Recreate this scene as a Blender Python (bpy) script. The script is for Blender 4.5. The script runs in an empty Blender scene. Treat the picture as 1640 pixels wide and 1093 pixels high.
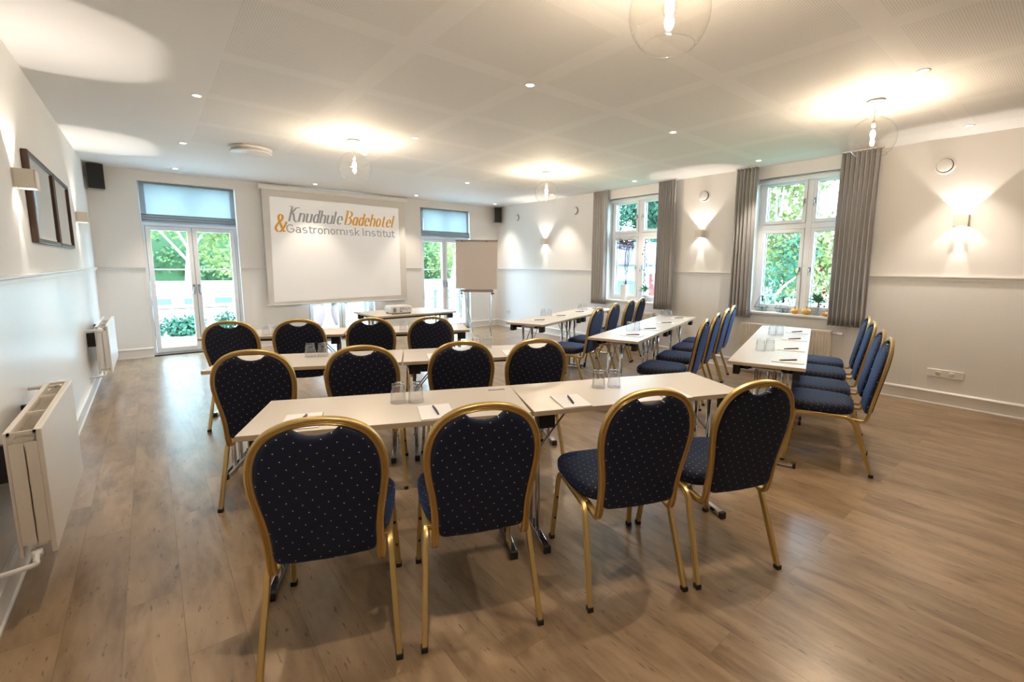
import bpy, bmesh, math, random
from mathutils import Vector, Matrix
S = bpy.context.scene
COL = S.collection
rad = math.radians

# ------------------------------------------------------------------ camera
W_PX, H_PX, F_PX = 1640, 1093, 740.35
PITCH, YAW, ROLL, PCX, PCY = .1318, .7116, .0092, 879.26, 523.09
CAM_H = 1.42
cd = bpy.data.cameras.new('camera'); cam = bpy.data.objects.new('camera', cd); COL.objects.link(cam)
_F = Vector((math.sin(YAW)*math.cos(PITCH), math.cos(YAW)*math.cos(PITCH), -math.sin(PITCH)))
_R = Vector((math.cos(YAW), -math.sin(YAW), 0)); _U = _R.cross(_F)
_R2 = _R*math.cos(ROLL)+_U*math.sin(ROLL); _U2 = _U*math.cos(ROLL)-_R*math.sin(ROLL)
cam.matrix_world = Matrix(((_R2.x,_U2.x,-_F.x,0),(_R2.y,_U2.y,-_F.y,0),(_R2.z,_U2.z,-_F.z,CAM_H),(0,0,0,1)))
cd.sensor_fit = 'HORIZONTAL'; cd.sensor_width = 36; cd.lens = F_PX/W_PX*36
cd.shift_x = -(PCX-W_PX/2)/W_PX; cd.shift_y = (PCY-H_PX/2)/W_PX
cd.clip_start = .02; cd.clip_end = 300
S.camera = cam

# ------------------------------------------------------------------ light & exposure
S.view_settings.view_transform = 'Standard'; S.view_settings.look = 'None'
S.view_settings.exposure = 0.70; S.view_settings.gamma = 1; S.view_settings.use_curve_mapping = False
S.cycles.use_denoising = True
S.cycles.max_bounces = 10; S.cycles.diffuse_bounces = 5; S.cycles.transparent_max_bounces = 24
S.cycles.caustics_reflective = False; S.cycles.caustics_refractive = False
S.cycles.sample_clamp_indirect = 6
SKY = 13.5
wd = bpy.data.worlds.new('sky'); S.world = wd; wd.use_nodes = True
bg = wd.node_tree.nodes['Background']; bg.inputs[0].default_value = (.52,.76,1,1); bg.inputs[1].default_value = SKY
PENDANT_W, DOWN_W, SCONCE_UP_W, SCONCE_DN_W = 28, 56, 14, 10
WARM = (1,.80,.59); WARM2 = (1,.885,.77)

# room dimensions (metres): camera stands at x=0, y=0
XL, XR, YB, YF, HC, DADO = -.554, 6.195, 9.043, -2.4, 2.719, 1.339

# ------------------------------------------------------------------ helpers
def link(o, parent=None):
    COL.objects.link(o)
    if parent: o.parent = parent
    return o
def tag(o, label=None, cat=None, group=None, kind=None):
    if label: o['label'] = label
    if cat: o['category'] = cat
    if group: o['group'] = group
    if kind: o['kind'] = kind
    return o
def empty(name, loc=(0,0,0), rz=0, parent=None):
    o = bpy.data.objects.new(name, None); o.empty_display_size = .1
    o.location = loc; o.rotation_euler = (0,0,rz); return link(o, parent)
def copy_tree(o, parent=None):
    c = o.copy(); COL.objects.link(c)
    if parent: c.parent = parent
    for ch in list(o.children): copy_tree(ch, c)
    return c

class MB:
    def __init__(s): s.v=[]; s.f=[]; s.sm=[]
    def add(s, vs, fs, smooth=False, M=None):
        n=len(s.v)
        for p in vs:
            p=Vector(p); s.v.append(tuple(M@p if M else p))
        for f in fs: s.f.append(tuple(n+i for i in f)); s.sm.append(smooth)
        return s
    def box(s, a, b, M=None):
        x0,y0,z0=[min(a[i],b[i]) for i in range(3)]; x1,y1,z1=[max(a[i],b[i]) for i in range(3)]
        vs=[(x0,y0,z0),(x1,y0,z0),(x1,y1,z0),(x0,y1,z0),(x0,y0,z1),(x1,y0,z1),(x1,y1,z1),(x0,y1,z1)]
        return s.add(vs,[(0,3,2,1),(4,5,6,7),(0,1,5,4),(1,2,6,5),(2,3,7,6),(3,0,4,7)],M=M)
    def lathe(s, prof, c=(0,0,0), n=24, M=None, smooth=True, closed=False):
        vs=[];fs=[]
        for r,z in prof:
            for i in range(n):
                a=2*math.pi*i/n; vs.append((c[0]+r*math.cos(a),c[1]+r*math.sin(a),c[2]+z))
        m=len(prof)
        for j in range(m if closed else m-1):
            k=(j+1)%m
            for i in range(n):
                fs.append((j*n+i,j*n+(i+1)%n,k*n+(i+1)%n,k*n+i))
        return s.add(vs,fs,smooth,M)
    def tube(s, pts, prof, up=(0,0,1), cap=True, smooth=True, closed=False, scales=None):
        # prof: list of (a,b): a along 'side', b along 'up-ish'
        pts=[Vector(p) for p in pts]; n=len(pts); m=len(prof); vs=[];fs=[]; last=None
        for i,p in enumerate(pts):
            if closed: t=(pts[(i+1)%n]-pts[i-1])
            else: t=(pts[min(i+1,n-1)]-pts[max(i-1,0)])
            t.normalize()
            u=Vector(up)-t*t.dot(Vector(up))
            if u.length<.05: u=last if last else Vector((1,0,0))
            u=(u-t*t.dot(u)).normalized(); last=u; sd=t.cross(u)
            k=scales[i] if scales else 1
            for a,b in prof: vs.append(p+sd*a*k+u*b*k)
        for i in range(n if closed else n-1):
            j=(i+1)%n
            for q in range(m):
                fs.append((i*m+q,i*m+(q+1)%m,j*m+(q+1)%m,j*m+q))
        if cap and not closed:
            fs.append(tuple(range(m-1,-1,-1))); fs.append(tuple((n-1)*m+q for q in range(m)))
        return s.add(vs,fs,smooth)
    def rod(s, a, b, r, n=10, smooth=True):
        up=(0,0,1) if abs((Vector(b)-Vector(a)).normalized().z)<.9 else (1,0,0)
        return s.tube([a,b],circ(r,n),up,smooth=smooth)
    def rings(s, rings, cap0=True, cap1=True, smooth=True):
        m=len(rings[0]); vs=[p for r in rings for p in r]; fs=[]
        for i in range(len(rings)-1):
            for q in range(m): fs.append((i*m+q,i*m+(q+1)%m,(i+1)*m+(q+1)%m,(i+1)*m+q))
        if cap0: fs.append(tuple(range(m-1,-1,-1)))
        if cap1: fs.append(tuple((len(rings)-1)*m+q for q in range(m)))
        return s.add(vs,fs,smooth)
    def build(s, name, mat, parent=None, bevel=0, auto=None):
        me=bpy.data.meshes.new(name); me.from_pydata(s.v,[],s.f); me.update()
        me.polygons.foreach_set('use_smooth',s.sm)
        if auto:
            bm=bmesh.new(); bm.from_mesh(me)
            for e in bm.edges:
                if len(e.link_faces)==2 and e.calc_face_angle(0)>auto: e.smooth=False
            bm.to_mesh(me); bm.free()
        o=bpy.data.objects.new(name,me); link(o,parent)
        if mat: me.materials.append(mat)
        if bevel:
            b=o.modifiers.new('bevel','BEVEL'); b.width=bevel; b.segments=2; b.limit_method='ANGLE'; b.angle_limit=rad(40)
        return o
def circ(r,n=10): return [(r*math.cos(2*math.pi*i/n),r*math.sin(2*math.pi*i/n)) for i in range(n)]
def rrect(w,h,r,k=3):
    out=[]
    for cx,cy,a0 in ((w/2-r,h/2-r,0),(-w/2+r,h/2-r,90),(-w/2+r,-h/2+r,180),(w/2-r,-h/2+r,270)):
        for i in range(k+1):
            a=rad(a0+90*i/k); out.append((cx+r*math.cos(a),cy+r*math.sin(a)))
    return out
def catmull(P, k=6, closed=False):
    P=[Vector(p) for p in P]; n=len(P); out=[]
    for i in range(n if closed else n-1):
        p0=P[i-1] if (i>0 or closed) else P[0]*2-P[1]; p1=P[i]; p2=P[(i+1)%n]
        p3=P[(i+2)%n] if (i+2<n or closed) else P[n-1]*2-P[n-2]
        for j in range(k):
            t=j/k
            out.append(.5*((2*p1)+(p2-p0)*t+(2*p0-5*p1+4*p2-p3)*t*t+(3*p1-p0-3*p2+p3)*t**3))
    if not closed: out.append(P[-1])
    return out

# ------------------------------------------------------------------ materials
def newmat(name):
    m=bpy.data.materials.new(name); m.use_nodes=True; return m, m.node_tree.nodes, m.node_tree.links
def M_(name, col, rough=.5, metal=0, **kw):
    m,N,L=newmat(name); b=N['Principled BSDF']
    b.inputs['Base Color'].default_value=(*col,1); b.inputs['Roughness'].default_value=rough; b.inputs['Metallic'].default_value=metal
    for k,v in kw.items(): b.inputs[k.replace('_',' ')].default_value=v
    return m
def bump(m, scale=200, strength=.1, dist=.002, detail=2, stretch=(1,1,1)):
    N,L=m.node_tree.nodes,m.node_tree.links
    tc=N.new('ShaderNodeTexCoord'); mp=N.new('ShaderNodeMapping'); mp.inputs['Scale'].default_value=stretch
    nz=N.new('ShaderNodeTexNoise'); nz.inputs['Scale'].default_value=scale; nz.inputs['Detail'].default_value=detail
    bp=N.new('ShaderNodeBump'); bp.inputs['Strength'].default_value=strength; bp.inputs['Distance'].default_value=dist
    L.new(tc.outputs['Object'],mp.inputs['Vector']); L.new(mp.outputs['Vector'],nz.inputs['Vector'])
    L.new(nz.outputs['Fac'],bp.inputs['Height']); L.new(bp.outputs['Normal'],N['Principled BSDF'].inputs['Normal'])
    return m
def math_(N,L,op,a,b=None,c=None):
    n=N.new('ShaderNodeMath'); n.operation=op
    for i,v in enumerate((a,b,c)):
        if v is None: continue
        if isinstance(v,(int,float)): n.inputs[i].default_value=v
        else: L.new(v,n.inputs[i])
    return n.outputs[0]
def mixc(N,L,f,a,b,blend='MIX'):
    n=N.new('ShaderNodeMix'); n.data_type='RGBA'; n.blend_type=blend
    for i,v in ((0,f),(6,a),(7,b)):
        if isinstance(v,(int,float)): n.inputs[i].default_value=v
        elif isinstance(v,tuple): n.inputs[i].default_value=(*v,1)
        else: L.new(v,n.inputs[i])
    return n.outputs[2]
def thin_glass(name, tint=(1,1,1), rough=0.0, ior=1.45, refl=1.0, haze=0):
    m,N,L=newmat(name); N.remove(N['Principled BSDF'])
    t=N.new('ShaderNodeBsdfTransparent'); t.inputs[0].default_value=(*tint,1)
    g=N.new('ShaderNodeBsdfGlossy'); g.inputs['Roughness'].default_value=rough
    lw=N.new('ShaderNodeLayerWeight'); lw.inputs[0].default_value=.5; f0=((ior-1)/(ior+1))**2
    fr=math_(N,L,'MULTIPLY_ADD',math_(N,L,'POWER',lw.outputs['Facing'],5),1-f0,f0)
    mx=N.new('ShaderNodeMixShader'); L.new(math_(N,L,'MULTIPLY',fr,refl),mx.inputs[0]); L.new(t.outputs[0],mx.inputs[1]); L.new(g.outputs[0],mx.inputs[2])
    out=mx.outputs[0]
    if haze:
        df=N.new('ShaderNodeBsdfDiffuse'); df.inputs[0].default_value=(.9,.88,.85,1); tl=N.new('ShaderNodeBsdfTranslucent'); tl.inputs[0].default_value=(.9,.88,.85,1)
        ad=N.new('ShaderNodeMixShader'); ad.inputs[0].default_value=.5; L.new(df.outputs[0],ad.inputs[1]); L.new(tl.outputs[0],ad.inputs[2])
        m2=N.new('ShaderNodeMixShader'); m2.inputs[0].default_value=haze; L.new(out,m2.inputs[1]); L.new(ad.outputs[0],m2.inputs[2]); out=m2.outputs[0]
    L.new(out,N['Material Output'].inputs[0]); return m
def emis(name, col, s):
    m,N,L=newmat(name); N.remove(N['Principled BSDF'])
    e=N.new('ShaderNodeEmission'); e.inputs[0].default_value=(*col,1); e.inputs[1].default_value=s
    L.new(e.outputs[0],N['Material Output'].inputs[0]); return m

def wall_mat(name, axis):
    """painted plaster above the dado, white tongue-and-groove boards below; axis = direction the boards repeat"""
    m,N,L=newmat(name); b=N['Principled BSDF']
    tc=N.new('ShaderNodeTexCoord'); sp=N.new('ShaderNodeSeparateXYZ'); L.new(tc.outputs['Object'],sp.inputs[0])
    low=math_(N,L,'LESS_THAN',sp.outputs[2],DADO-.02)
    nz=N.new('ShaderNodeTexNoise'); nz.inputs['Scale'].default_value=1.3; nz.inputs['Detail'].default_value=4; L.new(tc.outputs['Object'],nz.inputs['Vector'])
    up=mixc(N,L,nz.outputs['Fac'],(.77,.745,.715),(.82,.795,.765))
    L.new(mixc(N,L,low,up,(.83,.82,.805)),b.inputs['Base Color'])
    L.new(math_(N,L,'MULTIPLY_ADD',low,-.28,.62),b.inputs['Roughness'])
    u=math_(N,L,'FRACT',math_(N,L,'DIVIDE',sp.outputs[axis],.135))
    gr=math_(N,L,'LESS_THAN',math_(N,L,'ABSOLUTE',math_(N,L,'SUBTRACT',u,.5)),.022)
    h=math_(N,L,'MULTIPLY',math_(N,L,'MULTIPLY',gr,low),-1)
    n2=N.new('ShaderNodeTexNoise'); n2.inputs['Scale'].default_value=60; n2.inputs['Detail'].default_value=3; L.new(tc.outputs['Object'],n2.inputs['Vector'])
    h2=math_(N,L,'MULTIPLY_ADD',n2.outputs['Fac'],.12,h)
    bp=N.new('ShaderNodeBump'); bp.inputs['Strength'].default_value=.5; bp.inputs['Distance'].default_value=.003
    L.new(h2,bp.inputs['Height']); L.new(bp.outputs[0],b.inputs['Normal']); return m

def floor_mat():
    m,N,L=newmat('vinyl_oak_floor'); b=N['Principled BSDF']
    tc=N.new('ShaderNodeTexCoord'); sp=N.new('ShaderNodeSeparateXYZ'); L.new(tc.outputs['Object'],sp.inputs[0])
    cb=N.new('ShaderNodeCombineXYZ'); L.new(sp.outputs[1],cb.inputs[0]); L.new(sp.outputs[0],cb.inputs[1])
    br=N.new('ShaderNodeTexBrick'); br.offset=.37; br.inputs['Scale'].default_value=1
    br.inputs['Brick Width'].default_value=1.22; br.inputs['Row Height'].default_value=.18
    br.inputs['Mortar Size'].default_value=.0012; br.inputs['Mortar Smooth'].default_value=.2
    br.inputs['Color1'].default_value=(0,0,0,1); br.inputs['Color2'].default_value=(1,1,1,1); br.inputs['Mortar'].default_value=(.5,.5,.5,1)
    L.new(cb.outputs[0],br.inputs['Vector'])
    # shift grain per plank
    ad=N.new('ShaderNodeVectorMath'); ad.operation='ADD'; L.new(tc.outputs['Object'],ad.inputs[0])
    sc=N.new('ShaderNodeVectorMath'); sc.operation='SCALE'; sc.inputs['Scale'].default_value=17; L.new(br.outputs['Color'],sc.inputs[0]); L.new(sc.outputs[0],ad.inputs[1])
    def noise(scl,st,det=5,dist=0):
        mp=N.new('ShaderNodeMapping'); mp.inputs['Scale'].default_value=st; L.new(ad.outputs[0],mp.inputs[0])
        n=N.new('ShaderNodeTexNoise'); n.inputs['Scale'].default_value=scl; n.inputs['Detail'].default_value=det; n.inputs['Distortion'].default_value=dist
        L.new(mp.outputs[0],n.inputs['Vector']); return n.outputs['Fac']
    g1=noise(2.0,(4,1,1),6,.5); g2=noise(8,(5,1,1),4,0); g3=noise(14,(5,1,1),2,0)
    def ramp(x,a,b_):
        r=N.new('ShaderNodeMapRange'); r.inputs[1].default_value=a; r.inputs[2].default_value=b_; L.new(x,r.inputs[0]); return r.outputs[0]
    c=mixc(N,L,ramp(g1,.36,.64),FL1,FL2)
    c=mixc(N,L,math_(N,L,'MULTIPLY',ramp(g2,.38,.66),.38),c,FL3)
    c=mixc(N,L,math_(N,L,'MULTIPLY',br.outputs['Color'],.26),c,FL4)
    fleck=math_(N,L,'MULTIPLY',ramp(g3,.65,.74),.8)
    c=mixc(N,L,fleck,c,(.07,.045,.03))
    c=mixc(N,L,math_(N,L,'MULTIPLY',br.outputs['Fac'],.55),c,(.09,.06,.04))
    L.new(c,b.inputs['Base Color'])
    b.inputs['Roughness'].default_value=.28
    bp=N.new('ShaderNodeBump'); bp.inputs['Strength'].default_value=.25; bp.inputs['Distance'].default_value=.001
    L.new(math_(N,L,'SUBTRACT',g2,br.outputs['Fac']),bp.inputs['Height']); L.new(bp.outputs[0],b.inputs['Normal'])
    b.inputs['Specular IOR Level'].default_value=.75
    return m
FL1,FL2,FL3,FL4=(.165,.100,.050),(.345,.235,.138),(.385,.275,.170),(.16,.105,.062)

def ceiling_mat():
    m,N,L=newmat('perforated_ceiling'); b=N['Principled BSDF']
    tc=N.new('ShaderNodeTexCoord'); sp=N.new('ShaderNodeSeparateXYZ'); L.new(tc.outputs['Object'],sp.inputs[0])
    def inpanel(c,off,per,w):
        f=math_(N,L,'MULTIPLY',math_(N,L,'FRACT',math_(N,L,'DIVIDE',math_(N,L,'SUBTRACT',c,off),per)),per)
        return math_(N,L,'LESS_THAN',f,w)
    px=inpanel(sp.outputs[0],.462,.909,.77); py=inpanel(sp.outputs[1],.950,.9500,.815)
    rg=math_(N,L,'MULTIPLY',math_(N,L,'GREATER_THAN',sp.outputs[0],.45),math_(N,L,'LESS_THAN',sp.outputs[0],5.85))
    rg2=math_(N,L,'MULTIPLY',math_(N,L,'GREATER_THAN',sp.outputs[1],-2),math_(N,L,'LESS_THAN',sp.outputs[1],6.6))
    msk=math_(N,L,'MULTIPLY',math_(N,L,'MULTIPLY',px,py),math_(N,L,'MULTIPLY',rg,rg2))
    def dist(c): return math_(N,L,'POWER',math_(N,L,'SUBTRACT',math_(N,L,'FRACT',math_(N,L,'DIVIDE',c,.0125)),.5),2)
    d=math_(N,L,'ADD',dist(sp.outputs[0]),dist(sp.outputs[1]))
    hole=math_(N,L,'MULTIPLY',math_(N,L,'LESS_THAN',d,.055),msk)
    c=mixc(N,L,hole,(.83,.815,.795),(.60,.585,.56))
    L.new(c,b.inputs['Base Color']); b.inputs['Roughness'].default_value=.75; return m

def fabric_mat(name, axes):
    m,N,L=newmat(name); b=N['Principled BSDF']
    tc=N.new('ShaderNodeTexCoord'); sp=N.new('ShaderNodeSeparateXYZ'); L.new(tc.outputs['Object'],sp.inputs[0])
    u,v=sp.outputs[axes[0]],sp.outputs[axes[1]]
    if axes[1]==1: u=math_(N,L,'ADD',u,sp.outputs[2]); v=math_(N,L,'ADD',v,sp.outputs[2])
    a=rad(28); P=.034
    p=math_(N,L,'ADD',math_(N,L,'MULTIPLY',u,math.cos(a)/P),math_(N,L,'MULTIPLY',v,math.sin(a)/P))
    q=math_(N,L,'ADD',math_(N,L,'MULTIPLY',u,-math.sin(a)/P),math_(N,L,'MULTIPLY',v,math.cos(a)/P))
    d=math_(N,L,'ADD',*[math_(N,L,'POWER',math_(N,L,'SUBTRACT',math_(N,L,'FRACT',x),.5),2) for x in (p,q)])
    dot=math_(N,L,'LESS_THAN',d,.0026)
    nz=N.new('ShaderNodeTexNoise'); nz.inputs['Scale'].default_value=900; L.new(tc.outputs['Object'],nz.inputs['Vector'])
    base=mixc(N,L,nz.outputs['Fac'],(.003,.004,.011),(.007,.011,.031))
    L.new(mixc(N,L,dot,base,(.80,.68,.36)),b.inputs['Base Color'])
    b.inputs['Roughness'].default_value=.7; b.inputs['Specular IOR Level'].default_value=.3
    b.inputs['Sheen Weight'].default_value=.28; b.inputs['Sheen Roughness'].default_value=.45; b.inputs['Sheen Tint'].default_value=(.12,.30,.85,1)
    bp=N.new('ShaderNodeBump'); bp.inputs['Strength'].default_value=.3; bp.inputs['Distance'].default_value=.0005
    L.new(nz.outputs['Fac'],bp.inputs['Height']); L.new(bp.outputs[0],b.inputs['Normal']); return m

def curtain_mat():
    m=bump(M_('curtain_cloth',(.56,.545,.535),.85,Sheen_Weight=.2),500,.3,.001)
    N,L=m.node_tree.nodes,m.node_tree.links; b=N['Principled BSDF']
    tr=N.new('ShaderNodeBsdfTranslucent'); tr.inputs[0].default_value=(.40,.38,.36,1)
    mx=N.new('ShaderNodeMixShader'); mx.inputs[0].default_value=.22
    L.new(b.outputs[0],mx.inputs[1]); L.new(tr.outputs[0],mx.inputs[2]); L.new(mx.outputs[0],N['Material Output'].inputs[0]); return m
def sheer_mat(name,col,tr_col,fac):
    m,N,L=newmat(name); b=N['Principled BSDF']; b.inputs['Base Color'].default_value=(*col,1); b.inputs['Roughness'].default_value=.9
    tr=N.new('ShaderNodeBsdfTranslucent'); tr.inputs[0].default_value=(*tr_col,1)
    mx=N.new('ShaderNodeMixShader'); mx.inputs[0].default_value=fac
    L.new(b.outputs[0],mx.inputs[1]); L.new(tr.outputs[0],mx.inputs[2]); L.new(mx.outputs[0],N['Material Output'].inputs[0]); return m
def leaf_mat(name, a, b_):
    m,N,L=newmat(name); b=N['Principled BSDF']
    oi=N.new('ShaderNodeTexCoord'); nz=N.new('ShaderNodeTexNoise'); nz.inputs['Scale'].default_value=1.6; nz.inputs['Detail'].default_value=4
    L.new(oi.outputs['Object'],nz.inputs['Vector'])
    r=N.new('ShaderNodeMapRange'); r.inputs[1].default_value=.35; r.inputs[2].default_value=.65; L.new(nz.outputs['Fac'],r.inputs[0])
    c=mixc(N,L,r.outputs[0],a,b_); L.new(c,b.inputs['Base Color']); b.inputs['Roughness'].default_value=.7
    tr=N.new('ShaderNodeBsdfTranslucent'); L.new(c,tr.inputs[0])
    mx=N.new('ShaderNodeMixShader'); mx.inputs[0].default_value=.4
    L.new(b.outputs[0],mx.inputs[1]); L.new(tr.outputs[0],mx.inputs[2]); L.new(mx.outputs[0],N['Material Output'].inputs[0]); return m
def tree_bark(name,col): return bump(M_(name,col,.9),30,.6,.01)

MAT=dict(
 wall_x=wall_mat('painted_wall_and_boards_x',0), wall_y=wall_mat('painted_wall_and_boards_y',1),
 floor=floor_mat(), ceil=ceiling_mat(),
 trim=bump(M_('white_trim_paint',(.80,.775,.74),.4),40,.05),
 frame=M_('white_window_paint',(.80,.82,.84),.35),
 reveal=M_('white_reveal_paint',(.82,.82,.82),.5),
 gasket=M_('dark_gasket',(.03,.035,.04),.6),
 glass=thin_glass('window_glass',(.93,.97,.97)),
 globe=thin_glass('clear_globe_glass',(.985,.975,.96),.0,1.45,1.0,.0022), bulbglass=thin_glass('clear_bulb_glass',(.98,.97,.95),.0,1.45,1.0),
 tumbler=thin_glass('tumbler_glass',(.975,.98,.985),.0,1.6,1.9),
 gold=bump(M_('gold_lacquered_steel',(.60,.425,.165),.36,.85),300,.06,.0005),
 back_fab=fabric_mat('dotted_navy_fabric_back',(0,2)), seat_fab=fabric_mat('dotted_navy_fabric_seat',(0,1)),
 piping=M_('black_fabric_edge',(.008,.009,.012),.7),
 rubber=M_('black_rubber',(.012,.012,.012),.6),
 laminate=bump(M_('cream_laminate',(.66,.60,.525),.33),900,.02,.0003),
 edge=M_('beech_edge_band',(.52,.40,.27),.5),
 chrome=M_('chrome_steel',(.72,.73,.75),.12,1.0),
 steel=M_('grey_steel',(.36,.36,.37),.3,1.0),
 plastic=M_('black_plastic',(.012,.012,.013),.45),
 whitepl=M_('white_plastic',(.80,.79,.77),.4),
 cream=M_('cream_enamel',(.74,.68,.60),.35),
 white_en=M_('white_enamel',(.80,.79,.77),.3),
 darkgap=M_('dark_gap',(.03,.03,.03),.8),
 paper=M_('white_paper',(.86,.85,.84),.8), card=M_('grey_pad_edge',(.35,.33,.34),.8),
 pen=M_('dark_pen',(.05,.03,.045),.35), penclip=M_('pen_metal',(.5,.5,.52),.3,1),
 ceramic=bump(M_('plaster_ceramic',(.72,.66,.58),.7),60,.1,.001),
 wood=bump(M_('dark_walnut_frame',(.075,.038,.02),.45),60,.3,.001,stretch=(1,1,6)),
 mirror=M_('mirror_glass',(.80,.84,.84),.02,1.0), bevelg=M_('mirror_bevel',(.9,.93,.93),.05,1.0),
 grille=M_('speaker_grille',(.010,.009,.009),.7), speakergrey=M_('grey_cabinet',(.32,.31,.29),.6),
 curtain=curtain_mat(), 
 blind=sheer_mat('sheer_grey_linen',(.5,.53,.55),(.19,.205,.21),.75), blindedge=sheer_mat('doubled_grey_linen',(.33,.33,.33),(.09,.095,.095),.45),
 screen=M_('screen_fabric',(.70,.665,.62),.8), 
 text_grey=emis('projected_grey',(.16,.148,.13),1.0), text_gold=emis('projected_gold',(.33,.15,.022),1.0),
 bulb=emis('glowing_filament',WARM,PENDANT_W*45), spot=emis('glowing_lamp_face',(1,.88,.70),12),
 board=M_('flip_paper',(.66,.585,.545),.7), boardframe=M_('flip_frame',(.30,.26,.24),.5),
 vase=M_('white_glazed_ceramic',(.82,.80,.76),.35), twig=M_('brown_twig',(.10,.04,.035),.8), rose_twig=M_('red_brown_stem',(.12,.05,.035),.7),
 berry=M_('dark_berry',(.09,.012,.03),.4), hip=M_('red_hip',(.42,.03,.04),.4), leafy=M_('dull_green_leaf',(.14,.26,.13),.6), flower=M_('pale_green_petal',(.62,.72,.35),.6),
 gourd=bump(M_('orange_gourd',(.72,.32,.04),.5),40,.3,.002), gourd2=bump(M_('striped_orange_gourd',(.66,.40,.10),.5),60,.3,.002), stem=M_('dry_stem',(.22,.16,.06),.8),
 wire=M_('dark_green_wire',(.03,.05,.045),.5,.6), wax=M_('blue_grey_candle',(.16,.24,.30),.6),
 sheenwhite=M_('projector_shell',(.72,.70,.68),.4), port=M_('grey_ports',(.06,.06,.065),.5), vent=M_('dark_vent',(.10,.10,.10),.6),
 terrace=bump(M_('pale_paving',(.62,.60,.57),.8),8,.2,.01), lawn=bump(M_('lawn_green',(.13,.22,.09),.9),20,.5,.02),
 fence=M_('white_painted_fence',(.82,.83,.84),.6), fencegap=M_('grey_fence_opening',(.10,.125,.14),.7), bar=M_('grey_railing',(.10,.13,.15),.6),
 render=M_('white_house_render',(.80,.78,.75),.8), roof=bump(M_('violet_grey_tiles',(.075,.066,.09),.8),12,.5,.02,stretch=(1,1,5)), reddoor=M_('faded_red_paint',(.20,.03,.03),.6),
 terracotta=bump(M_('pale_terracotta',(.20,.125,.11),.8),12,.3,.01),
 leaf_a=leaf_mat('yellow_green_leaves',(.10,.15,.035),(.30,.29,.10)), leaf_b=leaf_mat('fresh_green_leaves',(.035,.09,.03),(.15,.23,.08)), leaf_c=leaf_mat('cool_green_leaves',(.01,.06,.033),(.06,.16,.09)),
 bark=tree_bark('pale_bark',(.42,.36,.28)), bark_w=tree_bark('birch_bark',(.72,.72,.68)),
)
# projected picture: the white field of the projector's beam on the screen
def image_mat():
    m,N,L=newmat('projected_white'); b=N['Principled BSDF']; b.inputs['Base Color'].default_value=(.68,.66,.63,1); b.inputs['Roughness'].default_value=.8
    b.inputs['Emission Color'].default_value=(1,.955,.90,1); b.inputs['Emission Strength'].default_value=.15; return m
MAT['image']=image_mat()

# ------------------------------------------------------------------ room shell
def wall(name, fixed, val, u0, u1, holes, mat, depth, out):
    """wall in plane fixed(0=x,1=y)=val, spanning u0..u1 and 0..HC; holes (u0,u1,z0,z1); reveals go 'out' by depth"""
    us=sorted({u0,u1,*[h[0] for h in holes],*[h[1] for h in holes]}); zs=sorted({0,HC,DADO-.02,*[h[2] for h in holes],*[h[3] for h in holes]})
    mb=MB()
    P=lambda u,z,d=0:(val+d*out,u,z) if fixed==0 else (u,val+d*out,z)
    for a,b in zip(us,us[1:]):
        for c,d in zip(zs,zs[1:]):
            if any(h[0]<=a and b<=h[1] and h[2]<=c and d<=h[3] for h in holes): continue
            mb.add([P(a,c),P(b,c),P(b,d),P(a,d)],[(0,1,2,3)])
            mb.add([P(a,c,depth),P(b,c,depth),P(b,d,depth),P(a,d,depth)],[(0,3,2,1)])
    mb.add([P(u0,HC),P(u1,HC),P(u1,HC,depth),P(u0,HC,depth)],[(0,1,2,3)])
    for u in (u0,u1): mb.add([P(u,0),P(u,HC),P(u,HC,depth),P(u,0,depth)],[(0,1,2,3)])
    o=mb.build(name,mat); tag(o,kind='structure')
    for h in holes:
        r=MB()
        for a,b in (((h[0],h[2]),(h[1],h[2])),((h[1],h[2]),(h[1],h[3])),((h[1],h[3]),(h[0],h[3])),((h[0],h[3]),(h[0],h[2]))):
            r.add([P(*a),P(*b),P(*b,depth),P(*a,depth)],[(0,1,2,3)])
        r.build('reveal',MAT['reveal'],o)
    return o
DOORS=[(-.03,1.14),(2.12,3.30),(4.30,5.46)]; DTOP=2.575
WINS=[(4.36,5.62),(1.73,2.99)]; WZ0,WZ1=.80,2.565; T=.26
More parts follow.
